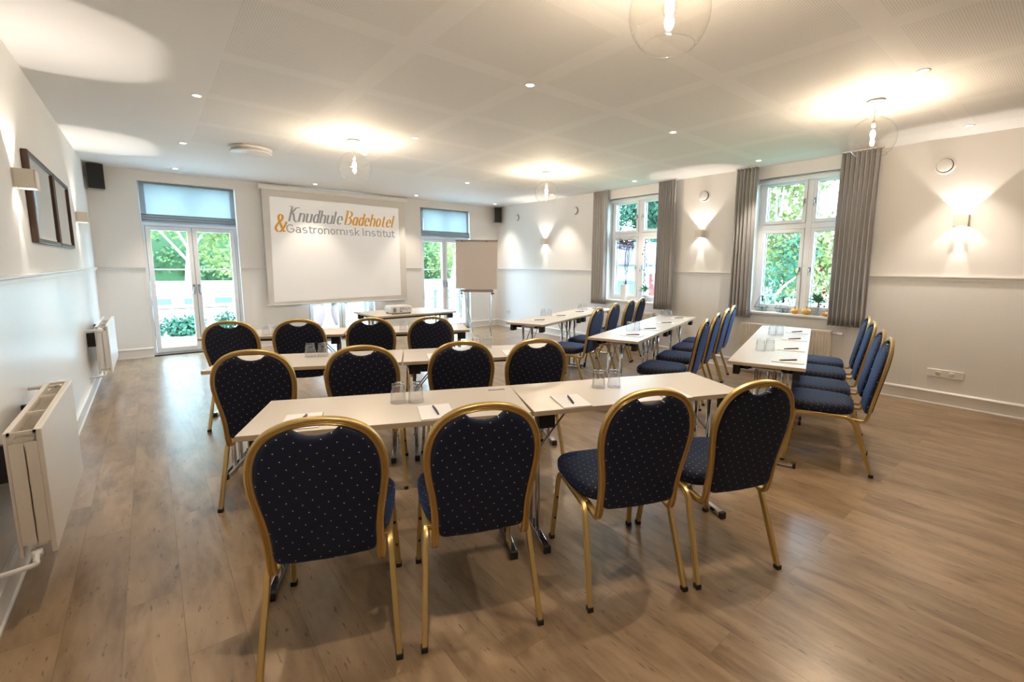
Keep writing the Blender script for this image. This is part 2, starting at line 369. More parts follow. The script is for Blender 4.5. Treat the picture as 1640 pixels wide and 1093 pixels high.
def shell():
    fl=MB().box((XL-.3,YF-.3,-.12),(XR+.3,YB+.26,0)).build('floor',MAT['floor']); tag(fl,kind='structure')
    ce=MB().box((XL-.3,YF-.3,HC),(XR+.3,YB+.3,HC+.1)).build('ceiling',MAT['ceil']); tag(ce,kind='structure')
    wall('wall_left',0,XL,YF-.2,YB+.2,[],MAT['wall_y'],.2,-1)
    wall('wall_right',0,XR,YF-.2,YB+.2,[(a,b,WZ0,WZ1) for a,b in WINS],MAT['wall_y'],T,1)
    wall('wall_back',1,YB,XL,XR,[(a,b,0,DTOP) for a,b in DOORS],MAT['wall_x'],T,1)
    wall('wall_front',1,YF,XL,XR,[],MAT['wall_x'],.2,-1)
    # dado rails and baseboards
    def strip(name,fixed,val,inn,u0,u1,prof):
        pts=[]
        mb=MB()
        P=(lambda u,d,z:(val+inn*d,u,z)) if fixed==0 else (lambda u,d,z:(u,val+inn*d,z))
        mb.rings([[P(u0,d,z) for d,z in prof],[P(u1,d,z) for d,z in prof]],smooth=False)
        o=mb.build(name,MAT['trim']); tag(o,kind='structure')
    dado=[(0,DADO-.045),(.012,DADO-.045),(.014,DADO-.02),(.026,DADO-.012),(.028,DADO),(0,DADO)]
    base=[(0,0),(.02,0),(.02,.012),(.014,.02),(.014,.115),(.024,.122),(.024,.135),(.012,.147),(0,.147)]
    k=1
    def both(side,fixed,val,inn,segs,segs2):
        nonlocal k
        for a,b in segs: strip('trim_%d'%k,fixed,val,inn,a,b,dado); k+=1
        for a,b in segs2: strip('baseboard_%s'%side,fixed,val,inn,a,b,base)
    both('left',0,XL,1,[(YF,YB)],[(YF,YB)])
    both('front',1,YF,1,[(XL,XR)],[(XL,XR)])
    bs=[(XL,DOORS[0][0]),(DOORS[0][1],DOORS[1][0]),(DOORS[1][1],DOORS[2][0]),(DOORS[2][1],XR)]
    both('back',1,YB,-1,bs,bs)
    both('right',0,XR,-1,[(YF,WINS[1][0]-.02),(WINS[1][1]+.02,WINS[0][0]-.02),(WINS[0][1]+.02,YB)],[(YF,YB)])
shell()

def rectframe(mb,P,u0,u1,z0,z1,w,d0,d1,wb=None):
    """rectangular frame of bar width w in the plane, from depth d0 to d1"""
    wb=wb or w
    for a,b,c,d in ((u0,u0+w,z0,z1),(u1-w,u1,z0,z1),(u0+w,u1-w,z1-w,z1),(u0+w,u1-w,z0,z0+wb)):
        mb.box(P(a,d0,c),P(b,d1,d))

def french_door(i,u0,u1):
    root=empty('door_%d'%i,((u0+u1)/2,YB,0)); tag(root,kind='structure')
    cx=(u0+u1)/2; P=lambda u,d,z:(u-cx,d,z)
    d0,d1=.10,.18
    fr=MB(); w=.035
    for a,b,c,d in ((u0,u0+w,0,DTOP),(u1-w,u1,0,DTOP),(u0+w,u1-w,DTOP-w,DTOP),(u0+w,u1-w,1.945,2.0),(u0+w,u1-w,0,.03)):
        fr.box(P(a,d0,c),P(b,d1,d))
    fr.box(P(cx-.02,d0,2.0),P(cx+.02,d1,DTOP-w))
    fr.build('door_frame',MAT['frame'],root,bevel=.003)
    tg=MB().box(P(u0+w,.138,2.0),P(cx-.02,.142,DTOP-w)).build('transom_pane',MAT['glass'],root)
    MB().box(P(cx+.02,.138,2.0),P(u1-w,.142,DTOP-w)).build('transom_pane',MAT['glass'],root)
    for sgn in (-1,1):
        a,b=(u0+w+.004,cx-.003) if sgn<0 else (cx+.003,u1-w-.004)
        lf=MB(); rectframe(lf,P,a,b,.035,1.94,.058,d0-.012,d1-.02,.075)
        for z in (1.30,.70): lf.box(P(a+.058,d0+.008,z-.011),P(b-.058,d1-.035,z+.011))
        L=lf.build('door_leaf',MAT['frame'],root,bevel=.004)
        MB().box(P(a+.05,.133,.10),P(b-.05,.137,1.89)).build('glass_pane',MAT['glass'],L)
        gk=MB(); rectframe(gk,P,a-.003,b+.003,.032,1.943,.004,d0-.005,d0+.02); gk.build('gasket',MAT['gasket'],L)
        hx=cx+sgn*.032; h=MB()
        h.box(P(hx-.012,d0-.018,.93),P(hx+.012,d0-.011,1.07))
        h.rod(P(hx,d0-.012,1.03),P(hx,d0-.055,1.03),.008)
        h.tube(catmull([P(hx,d0-.055,1.03),P(hx+sgn*.004,d0-.058,.98),P(hx+sgn*.01,d0-.058,.91)],4),circ(.008,8),(0,1,0))
        h.build('door_handle',MAT['steel'],L)
for i,(a,b) in enumerate(DOORS): french_door(i+1,a,b)

def casement_window(i,u0,u1):
    root=empty('window_%d'%i,(XR,(u0+u1)/2,WZ0)); tag(root,kind='structure')
    cy=(u0+u1)/2; P=lambda u,d,z:(d,u-cy,z-WZ0)
    d0,d1=.12,.20; w=.05
    fr=MB(); rectframe(fr,P,u0,u1,WZ0+.03,WZ1,w,d0,d1)
    fr.box(P(cy-.035,d0-.01,WZ0+.03+w),P(cy+.035,d1,WZ1-w)); fr.box(P(u0+w,d0-.01,1.91),P(cy-.035,d1,1.975)); fr.box(P(cy+.035,d0-.01,1.91),P(u1-w,d1,1.975))
    fr.build('window_frame',MAT['frame'],root,bevel=.004)
    MB().box(P(u0,-.035,WZ0),P(u1,.20,WZ0+.03)).build('window_sill',MAT['trim'],root,bevel=.006)
    for a,b in ((u0+w,cy-.035),(cy+.035,u1-w)):
        for c,d in ((WZ0+.03+w,1.91),(1.975,WZ1-w)):
            s=MB(); rectframe(s,P,a+.003,b-.003,c+.003,d-.003,.045,d0-.02,d1-.02)
            s=s.build('sash',MAT['frame'],root,bevel=.004)
            MB().box(P(a+.04,.158,c+.04),P(b-.04,.162,d-.04)).build('glass_pane',MAT['glass'],s)
            g=MB(); rectframe(g,P,a+.046,b-.046,c+.046,d-.046,.006,d0+.02,d0+.035); g.build('gasket',MAT['gasket'],s)
            inner=cy+(.06 if a>cy else -.06); zz=(c+d)/2+.0
            h=MB(); h.box(P(inner-.01,d0-.032,zz-.03),P(inner+.01,d0-.021,zz+.03)); h.tube([P(inner,d0-.03,zz+.01),P(inner,d0-.06,zz),P(inner,d0-.062,zz-.07)],circ(.006,8),(0,1,0))
            h.build('window_handle',MAT['steel'],s)
    rb=MB().rod(P(u0+.01,.05,WZ1-.04),P(u1-.01,.05,WZ1-.04),.03,16); rb.box(P(u0+.004,.02,WZ1-.07),P(u0+.012,.08,WZ1)); rb.box(P(u1-.012,.02,WZ1-.07),P(u1-.004,.08,WZ1))
    rb.build('blind_roller',MAT['frame'],root)
for i,(a,b) in enumerate(WINS): casement_window(i+1,a,b)

# portals guide daylight sampling through the openings
def portal(loc,rot,sx,sy):
    l=bpy.data.lights.new('daylight_portal','AREA'); l.shape='RECTANGLE'; l.size=sx; l.size_y=sy; l.cycles.is_portal=True
    o=bpy.data.objects.new('daylight_portal',l); o.location=loc; o.rotation_euler=rot; link(o)
for a,b in DOORS: portal(((a+b)/2,YB+.25,DTOP/2),(rad(-90),0,0),b-a,DTOP)
for a,b in WINS: portal((XR+.25,(a+b)/2,(WZ0+WZ1)/2),(0,rad(90),0),WZ1-WZ0,b-a)

# ------------------------------------------------------------------ chairs
RIB=[(-.0135,-.009),(-.0135,.006),(-.011,.009),(-.0065,.0095),(-.0045,.0065),(-.0015,.0065),(0,.0095),(.0015,.0065),(.0045,.0065),(.0065,.0095),(.011,.009),(.0135,.006),(.0135,-.009),(.011,-.0105),(-.011,-.0105)]
def backpt(u,z,off=0):   # back plane leans rearward
    return Vector((u,.128-.198*z+off,z))
def make_chair():
    root=empty('banquet_chair'); g=MAT['gold']
    half=[(.172,.41),(.1715,.46),(.173,.53),(.181,.60),(.192,.67),(.198,.735),(.193,.795),(.174,.851),(.140,.893),(.092,.919),(.045,.9300),(0,.933)]
    pts=[]
    right=[(.174,.20,.378),(.173,.12,.372),(.172,.068,.372),]
    pts=[Vector(p) for p in right]+[backpt(u,z) for u,z in half]
    pts=pts+[Vector((-p.x,p.y,p.z)) for p in reversed(pts[:-1])]
    path=catmull(pts,5)
    # wide ribbed face towards the outside of the curve, narrow side front/back: profile up = y (rearward)
    mb=MB()
    vs=[];fs=[];m=len(RIB);last=None
    cen=Vector((0,0,.66))
    for i,p in enumerate(path):
        t=(path[min(i+1,len(path)-1)]-path[max(i-1,0)]).normalized()
        sd=t.cross(Vector((1,0,0)));   # seed
        # outward direction lies across the tube in the plane spanned by x and the curve
        nrm=Vector((0,-1,-.198)).normalized()   # rear facing normal of the back
        if p.z<.40:                      # bend under the seat: rear normal turns down
            k=min(1,max(0,(p.y-.05)/.07)); nrm=Vector((0,-(1-k),-k-.15)).normalized()
        nrm=(nrm-t*t.dot(nrm)).normalized(); out=t.cross(nrm)
        for a,b in RIB: vs.append(p+out*a+nrm*b)
    for i in range(len(path)-1):
        for q in range(m): fs.append((i*m+q,i*m+(q+1)%m,(i+1)*m+(q+1)%m,(i+1)*m+q))
    fs.append(tuple(range(m))); fs.append(tuple((len(path)-1)*m+q for q in range(m-1,-1,-1)))
    mb.add(vs,fs,True); mb.build('back_frame',g,root,auto=rad(50))
    # upholstered back with the hand hole scooped from its top
    ho=[(.134,.4175),(.153,.425),(.1595,.45),(.1595,.49),(.162,.53),(.170,.60),(.181,.67),(.1865,.735),(.181,.793),(.163,.844),(.132,.883),(.088,.9075),(.074,.9125)]
    so=[(.066,.907),(.050,.893),(.026,.884),(0,.881)]
    ro=[(p.x,p.y) for p in catmull([(a,b,0) for a,b in ho],3)]+so
    lo=[(-x,z) for x,z in reversed(ro[:-1])]
    bot=[(-.07,.413),(0,.411),(.07,.413)]
    out=ro+lo+bot
    def ring(s,off): 
        c=.64
        return [backpt(x*s,c+(z-c)*s,off) for x,z in out]
    rr=[ring(.80,-.021),ring(.93,-.0195),ring(.975,-.0165),ring(.995,-.010),ring(1.0,-.003),ring(1.0,.006),ring(.99,.016),ring(.96,.024),ring(.90,.029),ring(.6,.034),ring(.3,.035)]
    MB().rings(rr).build('backrest',MAT['back_fab'],root)
    # seat
    def seat_ring(s,z,dx=0):
        o=[]
        n=44
        for i in range(n):
            a=2*math.pi*i/n; ca,sa=math.cos(a),math.sin(a); e=2/5.2
            x=math.copysign(abs(ca)**e,ca); y=math.copysign(abs(sa)**e,sa)
            w=.213+.010*y-.0
            if y<0: w-=.018*abs(y)
            o.append(Vector((x*(w-s),.335+y*(.208-s),z)))
        return o
    sr=[seat_ring(.03,.402),seat_ring(.008,.403),seat_ring(0,.410),seat_ring(-.003,.430),seat_ring(-.002,.450),seat_ring(.006,.464),seat_ring(.018,.472),seat_ring(.045,.477),seat_ring(.10,.4815),seat_ring(.15,.483)]
    MB().rings(sr).build('seat',MAT['seat_fab'],root)
    # seat frame bars under the cushion
    sf=MB(); sf.box((-.185,.20,.386),(.185,.225,.402)); sf.box((-.185,.455,.386),(.185,.48,.402)); sf.box((-.197,.16,.389),(-.177,.50,.402)); sf.box((.177,.16,.389),(.197,.50,.402))
    sf.build('seat_frame',g,root,bevel=.002)
    for sx in (-1,1):
        rear=catmull([(.2235*sx,.004,.012),(.217*sx,.045,.13),(.210*sx,.088,.25),(.206*sx,.118,.33),(.203*sx,.135,.364),(.202*sx,.160,.384),(.201*sx,.20,.389),(.201*sx,.33,.390)],4)
        front=catmull([(.222*sx,.545,.012),(.216*sx,.527,.13),(.210*sx,.510,.25),(.206*sx,.497,.335),(.203*sx,.487,.366),(.202*sx,.468,.385),(.201*sx,.435,.390),(.201*sx,.33,.390)],4)
        for nm,pth,fy in (('rear',rear,-1),('front',front,1)):
            lg=MB(); m=len(RIB); vs=[];fs=[]
            for i,p in enumerate(pth):
                t=(pth[min(i+1,len(pth)-1)]-pth[max(i-1,0)]).normalized()
                outd=Vector((sx,0,0)); outd=(outd-t*t.dot(outd)).normalized(); sd=t.cross(outd)
                for a,b in RIB: vs.append(p+sd*a*.93+outd*b)
            for i in range(len(pth)-1):
                for q in range(m): fs.append((i*m+q,i*m+(q+1)%m,(i+1)*m+(q+1)%m,(i+1)*m+q))
            fs.append(tuple(range(m-1,-1,-1))); fs.append(tuple((len(pth)-1)*m+q for q in range(m)))
            lg.add(vs,fs,True); L=lg.build('leg',g,root,auto=rad(50))
            p=pth[0]; MB().box((p.x-.0125,p.y-.0145,0),(p.x+.0125,p.y+.0145,.022)).build('rubber_foot',MAT['rubber'],L,bevel=.003)
            if nm=='front':
                for z,y,x in ((.13,.527,.216),(.25,.510,.210)):
                    MB().rod((sx*x,y-.012,z),(sx*x,y-.019,z),.0055,8).build('stacking_bumper',MAT['rubber'],L)
    return root
chair0=make_chair(); used=False
def place_chair(x,y,ang,label,group):
    """x,y = middle of the rear feet, ang = direction of the chair's right side"""
    global used
    c=chair0 if not used else copy_tree(chair0); used=True
    c.location=(x,y,0); c.rotation_euler=(0,0,rad(ang)); tag(c,label,'chair',group); return c
ROW=['front-most row of the left block, nearest the camera','second row of the left block','far row of the left block, nearest the projection screen']
POSN=['leftmost','second from the left','third from the left','rightmost']
left_rows=[
 [(.375,1.572,-22.8),(.868,1.3675,-22.6),(1.4775,1.1095,-24),(1.946,.903,-22.6)],
 [(.409,3.006,-24),(.93,2.779,-24),(1.47,2.562,-22),(1.905,2.345,-22)],
 [(.485,4.60,-25),(.952,4.40,-24),(1.470,4.145,-22),(1.942,3.93,-22)]]
for r,row in enumerate(left_rows):
    for i,(x,y,a) in enumerate(row):
        place_chair(x,y,a,'gold framed navy dotted chair, %s in the %s'%(POSN[i],['row nearest the camera','middle row facing the screen','farthest row facing the screen'][r]),'chairs of the rows facing the screen')
right_rows=dict(A=([(3.876,3.695),(4.470,3.955),(5.10,4.215),(5.598,4.413)],21.5),B=([(3.826,2.299),(4.428,2.522),(5.035,2.739),(5.501,2.908)],19.8),C=([(3.835,.899),(4.294,1.055),(4.874,1.262),(5.381,1.437)],19.3))
RB=dict(A='at the farthest angled table',B='at the middle angled table',C='at the nearest angled table')
for k,(row,a) in right_rows.items():
    for i,(x,y) in enumerate(row):
        place_chair(x,y,a,'blue seated gold chair %s, %s'%(RB[k],['nearest the camera','second from the camera','third from the camera','closest to the window wall'][i]),'chairs along the angled tables')

# ------------------------------------------------------------------ folding tables
def make_table(Lx,Wy,h=.74):
    root=empty('folding_table')
    # origin: near-left top corner, x along, y across
    MB().box((.0,.0,h-.024),(Lx,Wy,h)).build('tabletop',MAT['laminate'],root,bevel=.0015)
    e=MB(); e.box((-.0015,-.0015,h-.023),(Lx+.0015,.0,h-.001)); e.box((-.0015,Wy,h-.023),(Lx+.0015,Wy+.0015,h-.001)); e.box((-.0015,0,h-.023),(0,Wy,h-.001)); e.box((Lx,0,h-.023),(Lx+.0015,Wy,h-.001))
    e.build('edge_band',MAT['edge'],root)
    for y in (.125,Wy-.125): MB().box((.05,y-.012,h-.058),(Lx-.05,y+.012,h-.024)).build('side_rail',MAT['plastic'],root)
    for x,s in ((.075,1),(Lx-.075,-1)):
        for y in (.055,Wy-.055): MB().box((x-.04,y-.022,h-.10),(x+.04,y+.022,h-.024)).build('corner_bracket',MAT['plastic'],root,bevel=.004)
        lf=empty('trestle_leg',(x,0,0),parent=root)
        c=Wy/2
        u=MB()
        for y in (c-.06,c+.06): u.rod((0,y,.03),(0,y,h-.05),.014,12)
        u.rod((0,.06,h-.05),(0,Wy-.06,h-.05),.012,10)
        u.build('upright',MAT['chrome'],lf)
        f=MB(); f.box((-.016,.03,.008),(.016,Wy-.03,.034)); f.build('foot_bar',MAT['chrome'],lf,bevel=.004)
        for y0,y1 in ((.012,.034),(Wy-.034,Wy-.012)): MB().box((-.018,y0,0),(.018,y1,.037)).build('end_cap',MAT['plastic'],lf,bevel=.002)
        for y in (c-.045,c+.045): MB().rod((0,y,h-.28),(s*.20,y,h-.035),.005,8).build('folding_strut',MAT['steel'],lf)
    return root
def place(o,x,y,ang,z=0): o.location=(x,y,z); o.rotation_euler=(0,0,rad(ang)); return o
t0=make_table(1.2,.5); first=True
def table(x,y,ang,label,group):
    global first
    t=t0 if first else copy_tree(t0); first=False
    place(t,x,y,ang); tag(t,label,'table',group)
    TABLES.append((x,y,ang)); return t
TABLES=[]
rows_t=[((.206,2.125,-24.3),(1.316,1.624,-22.3)),((.20,3.575,-25),(1.300,3.060,-23.4)),((.285,5.145,-24.4),(1.395,4.640,-22.4))]
for r,(a,b) in enumerate(rows_t):
    nm=['nearest row','middle row','farthest row'][r]
    table(*a,'cream topped folding table with chrome legs, left half of the %s'%nm,'folding tables facing the screen')
    table(*b,'cream topped folding table with chrome legs, right half of the %s'%nm,'folding tables facing the screen')
for k,(x,y,a) in dict(A=(3.376,4.02,21.5),B=(3.307,2.599,19.8),C=(3.321,1.186,19.2)).items():
    nm=dict(A='farthest angled table on the right',B='middle angled table on the right',C='nearest angled table, pointing at the gourd window')[k]
    table(x,y,a,'white topped folding table, room-side half of the %s'%nm,'angled folding tables on the right')
    c,s=math.cos(rad(a)),math.sin(rad(a))
    table(x+1.203*c,y+1.203*s,a,'white topped folding table, window-side half of the %s'%nm,'angled folding tables on the right')
pt=place(make_table(1.18,.80),2.19,5.935,2.5); tag(pt,'grey white folding table carrying the projector in front of the screen','table')

# ------------------------------------------------------------------ things on the tables
def make_glass():
    root=empty('drinking_glass')
    # upturned tumbler: rim on the table, thick base on top
    prof=[(.0365,0),(.0385,0),(.0300,.094),(.0285,.098),(0,.098)]
    MB().lathe(prof,n=28).build('outer_wall',MAT['tumbler'],root)
    MB().lathe([(.0365,0),(.0285,.080),(.026,.084),(0,.085)],n=28).build('inner_wall',MAT['tumbler'],root)
    return root
g0=make_glass(); gfirst=True
def glass(x,y,label,group):
    global gfirst
    g=g0 if gfirst else copy_tree(g0); gfirst=False
    g.location=(x,y,.7405); tag(g,label,'glass',group)
GL=[((.886,2.163),(.958,2.118),'nearest row, left half'),((1.868,1.735),(1.945,1.688),'nearest row, right half'),
 ((.852,3.66),(.925,3.615),'middle row, left half'),((1.985,3.21),(2.058,3.165),'middle row, right half'),
 ((1.925,4.515),(1.997,4.470),'farthest row, right half'),((.80,5.03),(.872,4.99),'farthest row, left half'),
 ((3.985,4.745),(4.055,4.700),'farthest angled table, room end'),((4.962,5.030),(5.030,4.990),'farthest angled table, window end'),
 ((3.795,3.105),(3.865,3.060),'middle angled table, room end'),((5.270,3.72),(5.338,3.675),'middle angled table, window end'),
 ((3.750,1.695),(3.822,1.650),'nearest angled table, room end'),((4.738,2.035),(4.810,1.99),'nearest angled table, window end')]
for a,b,t in GL:
    glass(*a,'upturned clear tumbler, left of the pair, %s'%t,'upturned tumblers on the tables')
    glass(*b,'upturned clear tumbler, right of the pair, %s'%t,'upturned tumblers on the tables')

def make_pad():
    root=empty('notepad')
    MB().box((-.074,-.105,0),(.074,.105,.0035)).build('paper_block',MAT['paper'],root)
    MB().box((-.0745,-.1055,-.0008),(.0745,.1055,.0)).build('backing_card',MAT['card'],root)
    return root
def make_pen():
    root=empty('ballpoint_pen')
    b=MB(); b.tube([(-.068,0,.0055),(-.060,0,.0055),(-.02,0,.0055),(.05,0,.0055),(.066,0,.0055),(.070,0,.0055)],circ(.0052,10),scales=[.25,.75,1,1,.9,.4]); b.build('barrel',MAT['pen'],root)
    MB().box((.028,-.0015,.0105),(.066,.0015,.012)).build('clip',MAT['penclip'],root)
    return root
pad0,pen0=make_pad(),make_pen(); pf=True
def pad(x,y,ang,pen_ang,label,pen_off=(0,0)):
    global pf
    p=pad0 if pf else copy_tree(pad0); q=pen0 if pf else copy_tree(pen0); pf=False
    place(p,x,y,ang,.7413); tag(p,'white notepad with a dark pen on it, '+label,'notepad','notepads laid at the seats')
    c,s=math.cos(rad(ang)),math.sin(rad(ang)); ox,oy=pen_off
    place(q,x+c*ox-s*oy,y+s*ox+c*oy,pen_ang,.7445); tag(q,'dark ballpoint pen lying on the notepad, '+label,'pen','pens laid on the notepads')
pad(.452,2.150,-20,62,'nearest row, before the leftmost chair')
pad(.958,1.908,-20,74,'nearest row, just before the two glasses')
pad(1.562,1.638,-23,59,'nearest row, right beside the table seam')
pad(2.07,1.405,-23,62,'nearest row, behind the third chair')
pad(1.58,3.095,-22,66,'middle row, behind the third chair',(-.02,.02))
pad(2.10,2.86,-24,60,'middle row, beside the rightmost chair')
for k,pts,lb in (('A',[(3.60,4.36),(4.15,4.575),(4.73,4.80),(5.31,5.03)],'farthest angled table'),('B',[(3.561,2.87),(4.073,3.046),(4.65,3.244),(5.22,3.45)],'middle angled table'),('C',[(3.484,1.368),(4.001,1.554),(4.590,1.760),(5.120,1.945)],'nearest angled table')):
    for i,(x,y) in enumerate(pts):
        pad(x,y,20,-35+i*3,'%s, %s'%(lb,['closest to the camera','second from the camera','third from the camera','closest to the window'][i]))
sl=MB().box((-.045,-.012,.0),(.045,.012,.0015)).build('paper_slip',MAT['card']); place(sl,1.395,2.055,-24,.7403); tag(sl,'small beige paper slip at the back edge of the nearest row table','paper')

# projector
def projector():
    root=empty('projector',(2.585,6.20,.74),rad(0))
    pr=[(a,b) for a,b in rrect(.30,.26,.035,4)]
    rings=[[Vector((a*s,b*s,z)) for a,b in pr] for s,z in ((.92,.012),(.98,.018),(1,.03),(1,.085),(.97,.100),(.90,.108))]
    MB().rings(rings,smooth=True).build('housing',MAT['sheenwhite'],root,auto=rad(40))
    f=MB()
    for x in (-.12,.12):
        for y in (-.10,.10): f.lathe([(0,0),(.012,0),(.012,.014),(0,.014)],(x,y,0),12)
    f.build('foot',MAT['plastic'],root)
    v=MB()
    for i in range(7): v.box((-.125,-.1325,.028+i*.008),(-.085,-.1295,.0325+i*.008))
    v.build('exhaust_grille',MAT['vent'],root)
    p=MB()
    for x0,x1,z0,z1 in ((-.03,-.012,.076,.084),(-.005,.008,.076,.084),(.014,.028,.076,.084),(-.03,-.01,.06,.066),(0,.012,.06,.066),(.02,.033,.06,.067),(.04,.055,.061,.068),(.06,.075,.061,.068),(.095,.107,.064,.076),(-.028,-.006,.032,.046),(.07,.076,.034,.040)):
        p.box((x0,-.1325,z0),(x1,-.1292,z1))
    p.build('port_panel',MAT['port'],root)
    b=MB(); b.lathe([(0,0),(.028,0),(.030,.006),(.020,.01),(0,.01)],(0,0,0),20,Matrix.Translation((.05,.127,.06))@Matrix.Rotation(rad(-90),4,'X')); b.build('lens',MAT['plastic'],root)
    tag(root,'white projector with a panel of dark ports standing on the table below the screen','projector')
projector()

# ------------------------------------------------------------------ projection screen with lettering
def pen_strokes(mb, polys, M, tmin, wide, ang=0):
    nb=Vector((math.cos(rad(ang)),math.sin(rad(ang))))
    for pl in polys:
        pts=[Vector(p) for p in pl]; L=[];Rr=[]
        for i,p in enumerate(pts):
            t=(pts[min(i+1,len(pts)-1)]-pts[max(i-1,0)])
            if t.length<1e-6: t=Vector((1,0))
            t.normalize(); n=Vector((-t.y,t.x)); w=(tmin+wide*abs(n.dot(nb)))/2
            L.append(p+n*w); Rr.append(p-n*w)
        for i in range(len(pts)-1):
            q=[L[i],L[i+1],Rr[i+1],Rr[i]]
            mb.add([M(a) for a in q],[(0,1,2,3)])
def arc(cx,cy,rx,ry,a0,a1,n=16): return [(cx+rx*math.cos(rad(a0+(a1-a0)*i/n)),cy+ry*math.sin(rad(a0+(a1-a0)*i/n))) for i in range(n+1)]
def glyph(c,slab):
    """returns strokes, advance, serif ends; x-height 1"""
    A=1.5; w=.62 if slab else .5; r=w/2; S_=[];sf=[]
    if c in 'nhum':
        if c=='n': S_=[[(0,1),(0,0)],arc(r,.66,r,.34,180,0)+[(w,0)]]; sf=[(0,0),(w,0),(-.06,.96)]
        if c=='h': S_=[[(0,A),(0,0)],arc(r,.66,r,.34,180,0)+[(w,0)]]; sf=[(0,0),(w,0),(-.06,A-.04)]
        if c=='u': S_=[[(0,1)]+arc(r,.34,r,.34,180,360),[(w,1),(w,0)]]; sf=[(-.06,.96),(w-.06,.96),(w+.05,0)]
        if c=='m': S_=[[(0,1),(0,0)],arc(r*.95,.66,r*.95,.34,180,0)+[(w*.95,0)],arc(w*.95+r*.95,.66,r*.95,.34,180,0)+[(w*1.9,0)]]; sf=[(0,0),(w*.95,0),(w*1.9,0),(-.06,.96)]; return S_,w*1.9+.42,sf
    elif c=='d': S_=[arc(r,.5,r,.5,0,360,24),[(w,A),(w,0)]]; sf=[(w-.06,A-.04),(w+.06,0)]
    elif c=='l': S_=[[(0,A),(0,0)]]; sf=[(-.06,A-.04),(0,0)]; return S_,.42,sf
    elif c=='e': S_=[[(0.02,.52),(w,.52)],arc(r,.5,r,.5,2,318,24)]
    elif c=='o': S_=[arc(r,.5,r,.5,0,360,24)]
    elif c=='a':
        if slab: S_=[[(.06,.80)]+arc(r,.68,r*.95,.32,140,0)+[(w*.98,0)],arc(r*.95,.29,r*.95,.29,0,360,20)]; sf=[(w+.03,0)]
        else: S_=[arc(r,.5,r,.5,0,360,24),[(w,1),(w,0)]]; sf=[(w+.06,0)]
    elif c=='t': S_=[[(.12,1.35)]+arc(.36,.26,.24,.26,180,300),[(-.1,1),(.48,1)]]; return S_,.66,sf
    elif c=='r': S_=[[(0,1),(0,0)],arc(.32,.62,.32,.36,180,60)]; sf=[(0,0),(-.06,.96)]; return S_,.66,sf
    elif c=='s': S_=[arc(r,.74,r*.9,.26,40,270,14)+arc(r,.26,r*.95,.26,90,-140,14)[1:]]
    elif c=='i': S_=[[(0,1),(0,0)],[(0,1.32),(0,1.44)]]; sf=[(0,0),(-.06,.96)]; return S_,.42,sf
    elif c=='k': S_=[[(0,A),(0,0)],[(w*.9,1),(.02,.42)],[(.22,.58),(w,0)]]; sf=[(0,0),(w,0),(w*.85,.97),(-.06,A-.04)]
    elif c=='I': S_=[[(0,1.42),(0,0)]]; sf=[(0,0),(0,1.40)]; return S_,.50,sf
    elif c=='G': S_=[arc(.52,.71,.52,.71,48,340,26),[(.60,.66),(1.04,.66),(1.0,.30)]]; return S_,1.30,sf
    elif c=='K': S_=[[(-.30,1.72),(.06,1.72),(0,1.6),(0,0)],[(.02,.80),(.40,1.55),(.66,1.66),(.80,1.60)],[(.14,1.0),(.30,.85),(.50,.20),(.72,-.04),(.86,.06)]]; return S_,1.04,[]
    elif c=='B': S_=[[(-.30,1.70),(.06,1.70),(0,1.6),(0,0)],[(-.02,1.62)]+arc(.22,1.27,.40,.38,80,-85,12),[(.1,.88)]+arc(.24,.44,.46,.44,85,-90,14)+[(-.05,0)]]; return S_,.98,[]
    elif c=='&': S_=[[(1.15,.98),(.98,.55),(.62,.08)]+arc(.36,.36,.36,.38,300,140,12)+[(.25,.82),(.62,1.16)]+arc(.46,1.38,.22,.26,-30,180,12)+[(.30,1.05),(.62,.48),(.92,.02),(1.12,.06)]]; return S_,1.3,[]
    return S_,w+(.34 if slab else .30),sf
def lettering(text,x0,x1,z0,h,shear,slab,tmin,wide,ysurf,parent,mat,name,spacing=1):
    adv=0;it=[]
    for c in text:
        if c==' ': adv+=.55; continue
        s,a,sf=glyph(c,slab)
        it.append((adv,s,sf)); adv+=a*spacing
    k=(x1-x0)/(adv-.3); mb=MB()
    for ox,s,sf in it:
        Mf=lambda p:(x0+(ox+p[0])*k+shear*(p[1])*h, ysurf, z0+p[1]*h)
        st=[[(p[0]*k/h,p[1]) for p in pl] for pl in s]
        Mg=lambda p:(x0+ox*k+p[0]*h+shear*p[1]*h, ysurf, z0+p[1]*h)
        pen_strokes(mb,st,Mg,tmin,wide)
        for q in sf:
            q0=q[0]*k/h
            d=.20 if slab else .13; 
            pen_strokes(mb,[[(q0-d,q[1]+.035),(q0+d,q[1]+.035)]],Mg,.08 if slab else .05,0)
    mb.build(name,mat,parent)
